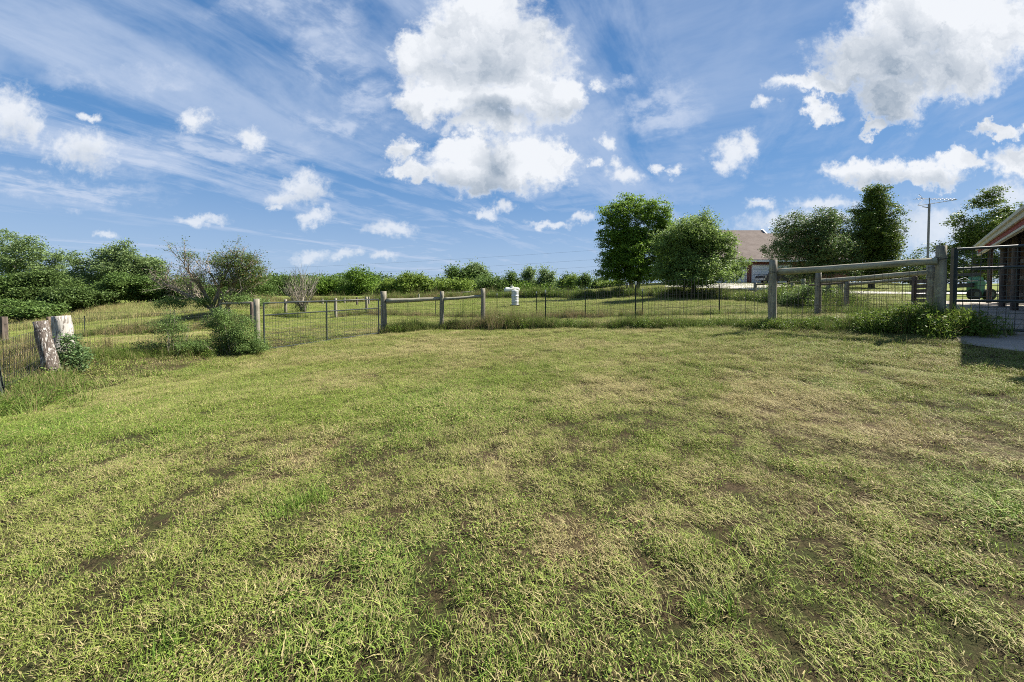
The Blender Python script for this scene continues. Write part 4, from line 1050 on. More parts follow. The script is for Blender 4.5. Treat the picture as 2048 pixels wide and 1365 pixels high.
M['glass'] = m_plain('dark_glass', (.03, .04, .05), .1, .6, 0, .1)
HY = 46.0; hx0, hx1 = at(1405, 560, HY).x, at(1700, 560, HY).x; hz0 = gpx(1480, HY).z - .1
ze = ztop(1490, 517, HY); HD = 11.0; zr = ztop(1500, 467, HY + HD / 2)
hs = thing('brick_house', 'red brick house with brown shingle roof and white garage doors', 'house', (hx0, HY, hz0))
drs = [(at(1418, 560, HY).x, at(1493.5, 560, HY).x), (at(1503, 560, HY).x, at(1583, 560, HY).x)]
dtop = ztop(1480, 530, HY)
mb = MB(); xs = [hx0] + [q for d_ in drs for q in d_] + [hx1]
for i in range(0, len(xs), 2):
    mb.box(((xs[i] + xs[i + 1]) / 2, HY + .15, (hz0 - .5 + dtop) / 2), (xs[i + 1] - xs[i], .3, dtop - hz0 + .5))
mb.box(((hx0 + hx1) / 2, HY + .15, (dtop + ze) / 2 - .02), (hx1 - hx0, .3, ze - dtop - .05))
mb.box((hx0 + .15, HY + HD / 2, (hz0 - .5 + ze) / 2), (.3, HD - .62, ze - hz0 + .5)); mb.box((hx1 - .15, HY + HD / 2, (hz0 - .5 + ze) / 2), (.3, HD - .62, ze - hz0 + .5))
mb.box(((hx0 + hx1) / 2, HY + HD - .15, (hz0 - .5 + ze) / 2), (hx1 - hx0, .3, ze - hz0 + .5))
for xx in (hx0 + .002, hx1 - .302): mb.prism([(HY + .1, ze - .04), (HY + HD - .1, ze - .04), (HY + HD / 2, zr - .25)], xx, 'x', .3)
mb.build('wall', M['brick'], hs)
mb = MB(); sl = (zr - ze) / (HD / 2); ov = .5
slab(mb, (hx0 - .4, HY - ov, ze - ov * sl * .5), (hx1 + .4, HY - ov, ze - ov * sl * .5), (hx1 + .4, HY + HD / 2, zr), (hx0 - .4, HY + HD / 2, zr), .14)
slab(mb, (hx0 - .4, HY + HD / 2 + .01, zr), (hx1 + .4, HY + HD / 2 + .01, zr), (hx1 + .4, HY + HD + ov, ze - .2), (hx0 - .4, HY + HD + ov, ze - .2), .14)
mb.build('roof', M['shingle'], hs)
mb = MB(); mb.box(((hx0 + hx1) / 2, HY - ov - .02, ze - ov * sl * .5 - .17), (hx1 - hx0 + .8, .06, .26)); mb.build('eave_trim', M['trim'], hs)
# higher rear wing with a white edged gable
wx0, wx1 = at(1440, 480, HY + 9).x, at(1523, 480, HY + 9).x; wz = ztop(1523, 461, HY + 9)
mb = MB(); slab(mb, (wx0, HY + 5, wz - 3), (wx1, HY + 5, wz - 3), (wx1, HY + 9, wz), (wx0, HY + 9, wz), .15); slab(mb, (wx0, HY + 9.01, wz), (wx1, HY + 9.01, wz), (wx1, HY + 13, wz - 3), (wx0, HY + 13, wz - 3), .15)
mb.build('upper_roof', M['shingle'], hs)
mb = MB(); mb.beam((wx1 + .05, HY + 4.9, wz - 3.1), (wx1 + .05, HY + 9, wz + .02), .14, .3); mb.beam((wx1 + .05, HY + 9, wz + .02), (wx1 + .05, HY + 13.1, wz - 3.1), .14, .3); mb.build('gable_trim', M['trim'], hs)
mb = MB(); mb.prism([(HY + 5.4, wz - 3), (HY + 12.6, wz - 3), (HY + 9, wz - .3)], wx1 - .3, 'x', .2); mb.build('gable_wall', M['brick'], hs)
for (d0, d1) in drs:
    mb = MB(); dh = dtop - hz0
    for k in range(4): mb.box(((d0 + d1) / 2, HY + .12, hz0 + dh * (k + .5) / 4), (d1 - d0 - .12, .05, dh / 4 - .02))
    d_ = mb.build('garage_door', M['doorwhite'], hs)
    mb = MB(); mb.box((d0 + .03, HY + .03, hz0 + dh / 2), (.06, .08, dh)); mb.box((d1 - .03, HY + .03, hz0 + dh / 2), (.06, .08, dh)); mb.box(((d0 + d1) / 2, HY + .03, dtop - .03), (d1 - d0 - .13, .08, .06)); mb.build('frame', M['trim'], d_)

# ------------------------------------------------------------------ pickup on the driveway
ty = 42.5; tl = at(1531, 560, ty).x; tr_ = at(1624, 560, ty).x; tg = gpx(1560, ty).z + .05
pk = thing('pickup_truck', 'dark grey pickup truck parked side on before the white garage door', 'truck', ((tl + tr_) / 2, ty, tg))
sc_ = (tr_ - tl) / 5.6
def TP_(p): return Vector((tl + p.x * sc_, ty + p.y * sc_, tg + p.z * sc_))
M['car'] = m_plain('dark_grey_car_paint', (.035, .038, .045), .25, .6, .2, .1)
M['chrome'] = m_plain('dull_chrome', (.55, .55, .55), .3, .5, .8)
M['lampred'] = m_plain('red_lamp', (.5, .03, .03), .3, .5)
mb = MB(); mb.prism([(0.02, .55), (0.0, .95), (.12, 1.08), (1.35, 1.18), (5.5, 1.18), (5.58, 1.05), (5.56, .5), (4.9, .45), (4.8, .75), (4.55, .88), (4.2, .88), (3.95, .75), (3.85, .42), (1.6, .42), (1.5, .75), (1.25, .88), (.9, .88), (.65, .75), (.58, .42), (.1, .42)], 0, 'y', 1.9)
mb.xf(TP_).build('body', M['car'], pk)
mb = MB(); mb.prism([(1.30, 1.182), (2.0, 1.78), (2.25, 1.84), (3.35, 1.84), (3.6, 1.75), (3.72, 1.182)], .12, 'y', 1.66); mb.xf(TP_).build('cab', M['car'], pk)
mb = MB()
for q in ([(1.52, 1.22), (2.03, 1.70), (2.45, 1.74), (2.45, 1.22)], [(2.53, 1.22), (2.53, 1.74), (3.3, 1.74), (3.55, 1.22)]): mb.prism(q, .10, 'y', .015)
mb.xf(TP_).build('side_window', M['glass'], pk)
mb = MB(); mb.beam((1.27, .95, 1.20), (1.97, .95, 1.79), 1.5, .02); mb.xf(TP_).build('windscreen', M['glass'], pk)
for wx in (1.08, 4.38):
    for wy in (-.02, 1.66):
        mb = MB(); mb.tube([(wx, wy, .38), (wx, wy + .26, .38)], .38, 22); w_ = mb.xf(TP_).build('wheel', M['rubber'], pk)
        mb = MB(); mb.tube([(wx, wy - .012, .38), (wx, wy + .272, .38)], .22, 14); mb.xf(TP_).build('rim', M['chrome'], w_)
mb = MB(); mb.box((5.64, .95, .62), (.16, 1.8, .22)); mb.xf(TP_).build('rear_bumper', M['chrome'], pk)
mb = MB(); mb.box((-.05, .95, .62), (.14, 1.8, .25)); mb.xf(TP_).build('front_bumper', M['chrome'], pk)
for wy in (.0, 1.9):
    mb = MB(); mb.box((5.5, wy, 1.0), (.12, .05, .24)); mb.xf(TP_).build('tail_lamp', M['lampred'], pk)
    mb = MB(); mb.box((.05, wy, .9), (.16, .05, .14)); mb.xf(TP_).build('headlight', M['chrome'], pk)

# ------------------------------------------------------------------ tank, drum, antenna, wires
g_ = gpx(1024, 61); pt = thing('propane_tank', 'white horizontal gas tank behind the paddock', 'gas tank', g_)
rr = .54; L2 = .9; zc = g_.z + .84
mb = MB(); n_ = 9; pts = []; rd = []
for i in range(n_): q = i / (n_ - 1) * math.pi / 2; pts.append((g_.x - L2 - math.cos(q) * .45, g_.y, zc)); rd.append(max(.02, rr * math.sin(q)))
for i in range(n_): q = (1 - i / (n_ - 1)) * math.pi / 2; pts.append((g_.x + L2 + math.cos(q) * .45, g_.y, zc)); rd.append(max(.02, rr * math.sin(q)))
mb.tube(pts, rd, 24); mb.build('vessel', M['whitepaint'], pt, smooth=True)
mb = MB(); mb.tube([(g_.x, g_.y, zc + rr - .05), (g_.x, g_.y, zc + rr + .20), (g_.x, g_.y, zc + rr + .25)], [.24, .24, .12], 16); mb.build('valve_dome', M['whitepaint'], pt)
for s_ in (-1, 1):
    mb = MB(); mb.box((g_.x + s_ * .65, g_.y, g_.z + .18), (.18, .8, .55)); mb.build('foot', M['concrete'], pt)
g_ = gpx(1030, 29); dr = thing('steel_drum', 'upright pale metal drum on the paddock grass', 'drum', g_)
mb = MB(); pts = []; rd = []
H_ = ztop(1030, 583, 29) - g_.z
for i in range(25): h = i / 24; pts.append((g_.x, g_.y, g_.z + .05 + h * (H_ - .05))); rd.append(.27 + (.014 if i in (0, 8, 16, 24) else 0) + .004 * math.sin(h * 60))
mb.tube(pts, rd, 28); M['drum'] = m_plain('galvanised_drum', (.50, .51, .53), .5, .4, .2, .2, 4); mb.build('barrel', M['drum'], dr, smooth=False)
mb = MB(); mb.tube([(g_.x, g_.y, g_.z + H_ - .02), (g_.x, g_.y, g_.z + H_ + .08), (g_.x, g_.y, g_.z + H_ + .13)], [.29, .25, .05], 24); mb.build('lid', M['whitepaint'], dr)
mb = MB(); mb.box((g_.x, g_.y, g_.z + .03), (.75, .6, .1)); mb.build('pallet', M['oldwood'], dr)

AY_ = 24.0; g_ = gpx(1853, AY_); an = thing('tv_antenna', 'roof style television aerial on a tall bare mast', 'antenna', g_)
M['alu'] = m_plain('dull_aluminium', (.22, .22, .23), .5, .4, .4)
M['mast'] = m_plain('grey_mast', (.22, .21, .21), .7)
mb = MB(); zt = ztop(1854, 409, AY_); mb.tube([(g_.x, AY_, g_.z - .1), (g_.x, AY_, zt)], .058, 12); mb.build('mast', M['mast'], an)
mb = MB(); zt2 = ztop(1854, 396, AY_); mb.tube([(g_.x, AY_, zt - .1), (g_.x, AY_, zt2)], .022, 8); mb.tube([(g_.x - .42, AY_, zt - .16), (g_.x, AY_, zt - .22)], .03, 8); mb.build('stub', M['alu'], an)
def ap(px, py, dy=0): return tuple(at(px, py, AY_ + dy))
mb = MB(); mb.tube([ap(1833, 398), ap(1914, 399)], .022, 6); mb.tube([ap(1836, 412), ap(1912, 400)], .022, 6); mb.build('boom', M['alu'], an)
mb = MB()
for i, px in enumerate((1838, 1844, 1866, 1874, 1882, 1890, 1898, 1905)):
    yy = 398.5 + (px - 1838) * .01; l_ = (1.4 - .12 * i) * .6; mb.tube([ap(px + 5, yy - 2, l_), ap(px, yy, 0), ap(px - 2, yy + 2, -l_)], .014, 5)
mb.tube([ap(1846, 398), ap(1838, 389)], .010, 5); mb.tube([ap(1846, 398), ap(1827, 399)], .010, 5); mb.tube([ap(1848, 399), ap(1837, 391, .6)], .010, 5)
mb.tube([ap(1850, 398), ap(1836, 410, -.4)], .010, 5); mb.build('elements', M['alu'], an)

for i, (y0, y1) in enumerate(((537, 473), (553, 493), (563, 509), (571, 519))):
    mb = MB(); p0, p1 = at(430, y0 + 4, 230), at(1560, y1, 150); pts = []
    for k in range(25):
        f_ = k / 24; p = p0.lerp(p1, f_); p.z -= 5.0 * 4 * f_ * (1 - f_) * .35; pts.append(p)
    mb.tube(pts, .028, 3, False); o_ = mb.build('power_line', M['wiredark'], None, loc=tuple(p0))
    tag(o_, ['topmost of the thin power lines crossing the low sky', 'second power line from the top crossing the low sky', 'third power line from the top crossing the low sky', 'lowest of the thin power lines crossing the low sky'][i], 'power line', 'power lines across the sky')

# ------------------------------------------------------------------ trees
def lob(cx, cy, rx, ry, Y, dep=.9, dy=0.0):
    c_ = at(cx, cy, Y); k = Y / F; return (c_.x, Y + dy, c_.z, rx * k, rx * k * dep, ry * k)
def sample(lobes, n, r, inner=.55):
    vol = np.array([l[3] * l[4] * l[5] for l in lobes]) ** .75; i = r.choice(len(lobes), n, p=vol / vol.sum())
    Lb = np.array(lobes)[i]; d = r.normal(0, 1, (n, 3)); d /= np.linalg.norm(d, axis=1)[:, None]
    q = (inner + (1 - inner) * r.uniform(0, 1, n) ** .6)[:, None]
    q = q * (1 + .18 * np.sin(d[:, :1] * 5 + Lb[:, :1] * 3) * np.cos(d[:, 2:] * 6) + .10 * np.sin(d[:, 1:2] * 11 + Lb[:, :1] * 7) * np.cos(d[:, 2:] * 13))
    return Lb[:, :3] + d * Lb[:, 3:] * q
def leafcloud(lobes, nclump, per, cr, size, seed, flat=1.0, up=.3, inner=.5, floor=None):
    r = np.random.default_rng(seed); cc_ = sample(lobes, nclump, r, inner)
    c = np.repeat(cc_, per, 0); n = len(c); sc1 = np.repeat(r.uniform(.55, 1.35, nclump), per)[:, None]
    c = c + r.normal(0, 1, (n, 3)) * np.array([cr, cr, cr * flat]) * sc1
    if floor is not None: c = c[c[:, 2] > floor]
    V, Fq_ = leafquads(c, size * r.uniform(.55, 1.4, len(c)), r, up)
    return cc_, V, Fq_
def limbs(mb, base, top, r0, targets, n_main, seed, stems=1, n_sub=60):
    rr_ = random.Random(seed); base, top = Vector(base), Vector(top)
    spine = []
    for s_ in range(stems):
        off = Vector((rr_.uniform(-1, 1), rr_.uniform(-1, 1), 0)) * (0 if stems == 1 else r0 * 3)
        pts = []; k = 8; tp = top + off * 3
        for i in range(k + 1):
            f_ = i / k; p = (base + off * .35).lerp(tp, f_) + Vector((math.sin(f_ * 5 + s_), math.cos(f_ * 4 + s_), 0)) * r0 * .6 * f_; pts.append(p)
        pts[0] = pts[0] - Vector((0, 0, .15))
        mb.tube(pts, [r0 * (1.25 if i == 0 else 1) * (1 - .82 * i / k) for i in range(k + 1)], 9, True, .15); spine += [(p, r0 * (1 - .82 * i / k)) for i, p in enumerate(pts) if i > 1]
    T = [Vector(t_) for t_ in targets]; rr_.shuffle(T); nodes = list(spine)
    for j, t_ in enumerate(T[:n_main + n_sub]):
        cand = spine if j < n_main else nodes
        best = min(cand, key=lambda q: (q[0] - t_).length + max(0, q[0].z - t_.z + .3) * 2.0)
        p0, rb = best; rb = min(rb * .62, r0 * .5); mid = p0.lerp(t_, .5) + Vector((0, 0, (t_ - p0).length * .10)); L_ = [p0, p0.lerp(mid, .5), mid, mid.lerp(t_, .55), t_]
        if j < n_main: rad = [rb, rb * .85, rb * .65, rb * .4, rb * .12]
        else: rad = [rb * .6, rb * .5, rb * .35, rb * .22, rb * .08]
        mb.tube(L_, [max(.006, q) for q in rad], 5, False); nodes += [(L_[i], rad[i]) for i in (1, 2, 3)]
def lumpy(lobes, seed, k=7, qa=.55, qb=.85, ma=.26, mb_=.50):
    r = np.random.default_rng(seed + 900); out = []
    for (x, y, z, a, b, c) in lobes:
        out.append((x, y, z, a * .55, b * .55, c * .55))
        for _ in range(k):
            d = r.normal(0, 1, 3); d /= np.linalg.norm(d); q = r.uniform(qa, qb); m = r.uniform(ma, mb_)
            out.append((x + d[0] * a * q, y + d[1] * b * q, z + d[2] * c * q, a * m, b * m, c * m))
    return out
def tree(name, label, cat, px, Y, lobes, leafmat, nclump, per, cr, size, seed, group=None, r0=.2, flat=.7, stems=1, bark='bark', trunk_top=None, nm=12, ns=60, up=.3, inner=.5, full=False):
    g_ = gpx(px, Y); t_ = thing(name, label, cat, g_, group)
    cc_, V, Fq_ = leafcloud(lumpy(lobes, seed, 10, .45, .72, .36, .58) if full else lumpy(lobes, seed), nclump, per, cr, size, seed, flat, up, inner, g_.z + .05)
    zt_ = trunk_top if trunk_top is not None else float(np.percentile(cc_[:, 2], 75))
    cx_ = float(np.mean(cc_[:, 0])); mb = MB(); limbs(mb, g_, (g_.x * .6 + cx_ * .4, Y, zt_), r0, cc_[: nm + ns + 20], nm, seed, stems, ns)
    mb.build('trunk', M[bark], t_, smooth=True)
    link('crown', npmesh('crown', V - np.array(g_), Fq_, M[leafmat]), t_)
    return t_

# the two maples, the bronze tree, the dark oval tree, and the one behind the shed
tree('maple_tree', 'tallest broad maple with layered dark lower boughs and double trunk', 'tree', 1270, 37,
     [lob(1235, 430, 36, 38, 37), lob(1305, 432, 34, 38, 37), lob(1268, 420, 50, 30, 37), lob(1235, 480, 40, 30, 37), lob(1300, 490, 45, 50, 37), lob(1228, 525, 36, 24, 37), lob(1262, 505, 50, 50, 37), lob(1225, 550, 34, 14, 37), lob(1320, 545, 34, 26, 37), lob(1270, 470, 50, 40, 37), lob(1265, 548, 50, 22, 37), lob(1245, 525, 50, 28, 37), lob(1215, 470, 26, 30, 37), lob(1322, 455, 28, 42, 37), lob(1325, 505, 30, 40, 37)],
     'maple', 2000, 46, .24, .155, 1, r0=.22, flat=.45, stems=2, nm=22, ns=150, full=True)
tree('maple_tree', 'rounder bright maple with one dark trunk in front of the garage', 'tree', 1387, 28,
     [lob(1400, 465, 62, 45, 28), lob(1370, 500, 45, 50, 28), lob(1432, 500, 44, 46, 28), lob(1472, 535, 30, 24, 28), lob(1400, 535, 75, 36, 28), lob(1350, 480, 28, 35, 28), lob(1345, 545, 40, 24, 28), lob(1342, 500, 34, 46, 28), lob(1400, 555, 80, 20, 28), lob(1415, 468, 36, 36, 28)],
     'mapleb', 1900, 44, .20, .125, 2, r0=.20, flat=.7, nm=22, ns=150, full=True)
tree('bronze_tree', 'rounded bronze green tree beside the brown house roof', 'tree', 1625, 35,
     [lob(1580, 470, 40, 38, 35), lob(1630, 458, 44, 42, 35), lob(1672, 475, 42, 45, 35), lob(1560, 505, 36, 36, 35), lob(1625, 490, 60, 45, 35), lob(1700, 500, 20, 34, 35), lob(1620, 515, 60, 38, 35), lob(1685, 510, 32, 38, 35), lob(1640, 545, 60, 18, 35)],
     'bronze', 1500, 42, .22, .135, 3, r0=.22, flat=.8, nm=26, ns=200, full=True)
tree('oval_tree', 'tall dark egg shaped tree right of the bronze tree', 'tree', 1742, 36,
     [lob(1745, 420, 32, 50, 36), lob(1725, 460, 34, 55, 36), lob(1765, 470, 34, 55, 36), lob(1745, 500, 50, 50, 36), lob(1765, 520, 34, 32, 36), lob(1735, 540, 48, 20, 36), lob(1745, 395, 20, 22, 36), lob(1750, 460, 42, 50, 36)],
     'darkleaf', 1900, 40, .20, .14, 4, r0=.24, flat=.6, nm=18, ns=80, full=True)
tree('locust_tree', 'loose airy tree rising behind the shed eave', 'tree', 1940, 31,
     [lob(1975, 402, 26, 26, 31), lob(1985, 440, 48, 34, 31), lob(1925, 450, 24, 26, 31), lob(1945, 475, 40, 32, 31), lob(2010, 430, 28, 26, 31), lob(1915, 500, 40, 24, 31), lob(1900, 530, 50, 26, 31), lob(2000, 500, 60, 50, 31), lob(1990, 540, 70, 24, 31)],
     'darkleaf', 1100, 36, .20, .13, 5, r0=.20, flat=.6, nm=20, ns=110)
tree('young_tree', 'small dark tree beneath the television aerial', 'tree', 1822, 44, [lob(1830, 512, 12, 16, 44), lob(1815, 528, 24, 16, 44), lob(1845, 530, 22, 18, 44), lob(1835, 548, 40, 12, 44)], 'darkleaf', 220, 24, .3, .16, 6, r0=.12)
HG = 'low trees closing the far lawn'
for i, (px, Y, lb, lo) in enumerate((
    (1690, 50, 'low dark thicket under the bronze tree', [lob(1670, 552, 50, 16, 50), lob(1720, 553, 40, 14, 50)]),
    (1780, 52, 'low dark thicket right of the oval tree', [lob(1780, 555, 50, 12, 52), lob(1830, 558, 40, 10, 52)]),
    (1920, 48, 'low trees seen between the corner post and the shed', [lob(1890, 552, 40, 16, 48), lob(1950, 548, 50, 22, 48)]),
    (1300, 62, 'shaded trees between the two maple trunks', [lob(1300, 545, 36, 26, 62), lob(1345, 545, 36, 24, 62), lob(1380, 550, 30, 18, 62)]))):
    tree('thicket', lb, 'thicket', px, Y, lo, 'darkleaf' if i != 3 else 'under', 320, 22, .4, .26, 20 + i, HG, r0=.12, nm=6, ns=14)

# left woods
LW = 'trees of the left woods'
for i, (px, Y, lb, mt, lo, nc) in enumerate((
    (40, 64, 'tallest cottonwood at the left edge', 'cotton', [lob(15, 490, 36, 26, 64), lob(62, 490, 32, 22, 64), lob(40, 525, 52, 36, 64), lob(10, 545, 40, 40, 64), lob(-40, 500, 50, 50, 64)], 800),
    (118, 68, 'slender pale cottonwood second from the left', 'cotton', [lob(125, 520, 16, 18, 68), lob(112, 540, 28, 24, 68), lob(120, 560, 34, 26, 68)], 330),
    (215, 62, 'widest cottonwood with a many topped crown', 'cotton', [lob(210, 508, 22, 22, 62), lob(240, 506, 24, 22, 62), lob(262, 520, 22, 22, 62), lob(170, 528, 28, 24, 62), lob(215, 545, 58, 32, 62), lob(160, 550, 32, 26, 62)], 800),
    (300, 64, 'sparse cottonwood at the right end of the left woods', 'cotton', [lob(305, 530, 26, 16, 64), lob(285, 548, 36, 22, 64), lob(318, 545, 16, 14, 64)], 380),
    (20, 52, 'dark spreading tree under the tallest cottonwood', 'under', [lob(15, 590, 50, 34, 52), lob(-30, 580, 40, 40, 52)], 520),
    (95, 54, 'broad leafy tree in the dip behind the old posts', 'lowgreen', [lob(95, 585, 52, 34, 54), lob(60, 570, 30, 24, 54)], 620),
    (170, 50, 'fresh green bushy tree above the pale old post', 'lowgreen', [lob(160, 600, 44, 26, 50), lob(125, 605, 34, 20, 50)], 520),
    (225, 56, 'dark bushy tree left of the tawny meadow edge', 'under', [lob(215, 590, 42, 30, 56), lob(240, 570, 34, 24, 56)], 520),
    (275, 58, 'dark round tree behind the tawny meadow', 'under', [lob(272, 590, 38, 26, 58), lob(290, 572, 34, 20, 58)], 480),
    (330, 60, 'low green tree behind the half dead tree', 'lowgreen', [lob(330, 592, 34, 20, 60), lob(350, 580, 28, 18, 60)], 340),
    (40, 44, 'low shrubby growth at the left end of the meadow', 'under', [lob(25, 622, 56, 20, 44), lob(80, 625, 44, 14, 44)], 460),
    (380, 62, 'green tree seen through the bare twigs', 'under', [lob(385, 585, 40, 22, 62), lob(430, 585, 34, 20, 62)], 340),
    (495, 64, 'dull green tree right of the half dead tree', 'under', [lob(480, 580, 34, 22, 64), lob(515, 578, 32, 20, 64)], 340))):
    tree('cottonwood_tree' if mt == 'cotton' else 'understory_tree', lb, 'tree', px, Y, lo, mt, int(nc * (1.15 if mt == 'cotton' else 1.5)), 26, .40 if mt == 'cotton' else .34, .25, 40 + i, LW, r0=.22 if mt == 'cotton' else .14, bark='palebark' if mt == 'cotton' else 'bark', flat=.6, nm=12, ns=40)

# middle distance trees
MG = 'trees along the far side of the paddock'
mid_ = [
    (558, 110, 'rounded green tree just left of the bare grey shrub', 'under', [lob(562, 572, 32, 26, 110), lob(535, 570, 26, 22, 110)], 300, .55),
    (598, 112, 'round tree directly behind the bare grey shrub', 'under', [lob(602, 572, 30, 24, 112), lob(585, 578, 26, 20, 112)], 240, .55),
    (645, 108, 'olive crowned tree right of the bare grey shrub', 'underb', [lob(650, 572, 32, 23, 108), lob(630, 580, 28, 18, 108)], 300, .55),
    (688, 112, 'low rounded tree in the dip of the far tree line', 'under', [lob(686, 576, 30, 20, 112), lob(705, 573, 24, 18, 112)], 240, .55),
    (720, 106, 'domed tree highest above the metal gate', 'underb', [lob(724, 568, 38, 27, 106), lob(700, 580, 24, 14, 106), lob(745, 577, 22, 14, 106)], 380, .55),
    (775, 72, 'yellow green leafy tree behind the first round rail post', 'yellowleaf', [lob(782, 573, 22, 22, 72), lob(768, 585, 18, 14, 72)], 340, .36),
    (808, 70, 'tallest of the yellow green trees over the log rail', 'yellowleaf', [lob(808, 565, 20, 20, 70), lob(815, 580, 26, 18, 70)], 380, .36),
    (850, 71, 'wide yellow green tree above the middle of the rail', 'yellowleaf', [lob(845, 568, 28, 18, 71), lob(862, 578, 24, 18, 71)], 400, .36),
    (905, 68, 'low yellow green tree behind the tiny far brace', 'yellowleaf', [lob(895, 575, 28, 16, 68), lob(925, 577, 26, 16, 68)], 380, .36),
    (915, 96, 'broad grey green tree with a dome crown mid scene', 'under', [lob(905, 555, 24, 24, 96), lob(930, 552, 26, 22, 96), lob(960, 565, 26, 22, 96)], 420, .50),
    (950, 98, 'pale open crowned tree topping the middle distance', 'cotton', [lob(948, 542, 18, 16, 98), lob(965, 552, 18, 16, 98)], 200, .50),
    (985, 80, 'low sprawling green tree left of the gas tank', 'under', [lob(975, 576, 32, 20, 80), lob(995, 574, 24, 18, 80)], 280, .42),
    (1022, 82, 'narrow young tree right above the gas tank', 'under', [lob(1023, 552, 9, 18, 82), lob(1018, 570, 14, 16, 82), lob(1034, 572, 12, 14, 82)], 240, .38),
    (1058, 80, 'forked young poplar with a pointed top', 'cotton', [lob(1059, 546, 9, 15, 80), lob(1050, 552, 6, 8, 80), lob(1060, 573, 18, 14, 80)], 220, .38),
    (1088, 78, 'young poplar with two spires', 'cotton', [lob(1089, 547, 8, 15, 78), lob(1101, 553, 6, 14, 78), lob(1092, 573, 20, 16, 78)], 250, .38),
    (1040, 76, 'low green growth filling in below the poplars', 'underb', [lob(1050, 580, 34, 10, 76), lob(1085, 582, 28, 10, 76)], 300, .36),
    (1125, 76, 'tiny dark conifer like tree right of the poplars', 'under', [lob(1126, 568, 7, 10, 76), lob(1133, 560, 7, 12, 76)], 110, .32),
    (1142, 70, 'small lime green tree on the rising lawn', 'yellowleaf', [lob(1143, 570, 11, 12, 70), lob(1147, 558, 7, 10, 70)], 150, .30),
    (1170, 64, 'slim sapling left of the tallest maple', 'under', [lob(1171, 562, 8, 13, 64), lob(1160, 568, 7, 8, 64)], 130, .28),
    (1195, 66, 'dull green shrub tree under the maple edge', 'under', [lob(1190, 570, 14, 10, 66), lob(1205, 568, 12, 12, 66)], 180, .30),
    (1222, 62, 'light green shrub tree below the layered maple boughs', 'yellowleaf', [lob(1212, 572, 14, 8, 62), lob(1232, 572, 16, 9, 62)], 220, .28)]
for i, (px, Y, lb, mt, lo, nc, sz) in enumerate(mid_):
    tree('paddock_tree', lb, 'tree', px, Y, lo, mt, int(nc * 1.35), 18, sz * 1.5, sz * .9, 80 + i, MG, r0=.14, flat=.7, nm=6, ns=16, full=True)
# far woodland mass
r = np.random.default_rng(5); lobes_ = []
for i in range(150):
    px = r.uniform(-150, 1700); Y = r.uniform(230, 330); top = (556 if px < 780 else 563) - 3 * math.sin(px * .011) - 2 * math.sin(px * .037) - r.uniform(0, 4)
    if px > 1120: top = 574
    lobes_.append(lob(px, (top + 588) / 2, r.uniform(16, 30), (590 - top) / 2, Y, .6))
cc_, V, Fq_ = leafcloud(lobes_, 8000, 9, 2.0, 1.5, 9, .7)
o_ = link('distant_woods', npmesh('distant_woods', V, Fq_, M['wood_far'])); tag(o_, 'low dark line of far woodland on the horizon', 'woods', kind='stuff')

# ------------------------------------------------------------------ twiggy trees
def twigs(mb, p, d, ln, r0, depth, rnd, tips, spread=.55, curve=.12, n=4, lift=.05):
    pts = [p]; q = p.copy(); dd_ = d.copy(); seg = 4
    for i in range(seg):
        dd_ = (dd_ + Vector((rnd.gauss(0, curve), rnd.gauss(0, curve), rnd.gauss(lift, curve)))).normalized(); q = q + dd_ * ln / seg; pts.append(q.copy())
    mb.tube(pts, [max(.003, r0 * (1 - .5 * i / seg)) for i in range(seg + 1)], 5 if r0 > .02 else 3, False)
    if depth == 0: tips.append(q); return
    for k in range(n):
        i = rnd.randint(1, seg) if k else seg
        nd = (dd_ + Vector((rnd.gauss(0, spread), rnd.gauss(0, spread), rnd.gauss(.02, spread * .8)))).normalized()
        twigs(mb, pts[i], nd, ln * rnd.uniform(.55, .82), r0 * .52, depth - 1, rnd, tips, spread, curve, n, lift)
rnd = random.Random(4)
g_ = gpx(440, 25); ht = thing('half_dead_tree', 'half dead spreading tree with bare left boughs and leafy right crown', 'tree', g_)
mb = MB(); tips = []; lefts = []
K = 25 / F
for (tx, ty_, rad, dp) in ((325, 565, .07, 3), (345, 580, .06, 3), (370, 535, .07, 3), (395, 560, .07, 3), (420, 545, .07, 3), (460, 530, .09, 3), (490, 540, .09, 3), (505, 565, .07, 3), (385, 590, .05, 3), (440, 570, .06, 3), (475, 555, .07, 3)):
    tgt = at(tx, ty_, 25 + rnd.uniform(-1.5, 1.5)); st = g_ + Vector((rnd.uniform(-.5, .5), rnd.uniform(-.2, .2), .25))
    d_ = (tgt - st); ln = d_.length; 
    mids = [g_ + Vector((rnd.uniform(-.3, .3), 0, -.1)), st, st.lerp(tgt, .35) + Vector((0, 0, .12)), st.lerp(tgt, .7) + Vector((0, 0, .08)), tgt]
    mb.tube(mids, [rad * 1.5, rad * 1.3, rad, rad * .8, rad * .5], 7, False)
    tl_ = []
    for q in (.45, .65, .85, 1.0):
        for _ in range(2): twigs(mb, mids[1].lerp(tgt, q) + Vector((0, 0, .08)), (d_.normalized() + Vector((rnd.gauss(0, .5), rnd.gauss(0, .5), rnd.gauss(.1, .45)))).normalized(), .85, .03, 2, rnd, tl_, .6, .15, 4, .04)
    (tips if tx > 415 or (tx == 370) else lefts).extend(tl_)
mb.build('trunk', M['twig'], ht)
r = np.random.default_rng(3)
lt = np.array([tuple(p) for p in tips]); ll_ = np.array([tuple(p) for p in lefts]); ll_ = ll_[r.uniform(0, 1, len(ll_)) < .28]
def tipleaves(pts, per, cr, size, seed):
    r = np.random.default_rng(seed); c = np.repeat(pts, per, 0) + r.normal(0, cr, (len(pts) * per, 3)); return leafquads(c, size * r.uniform(.6, 1.3, len(c)), r, .3)
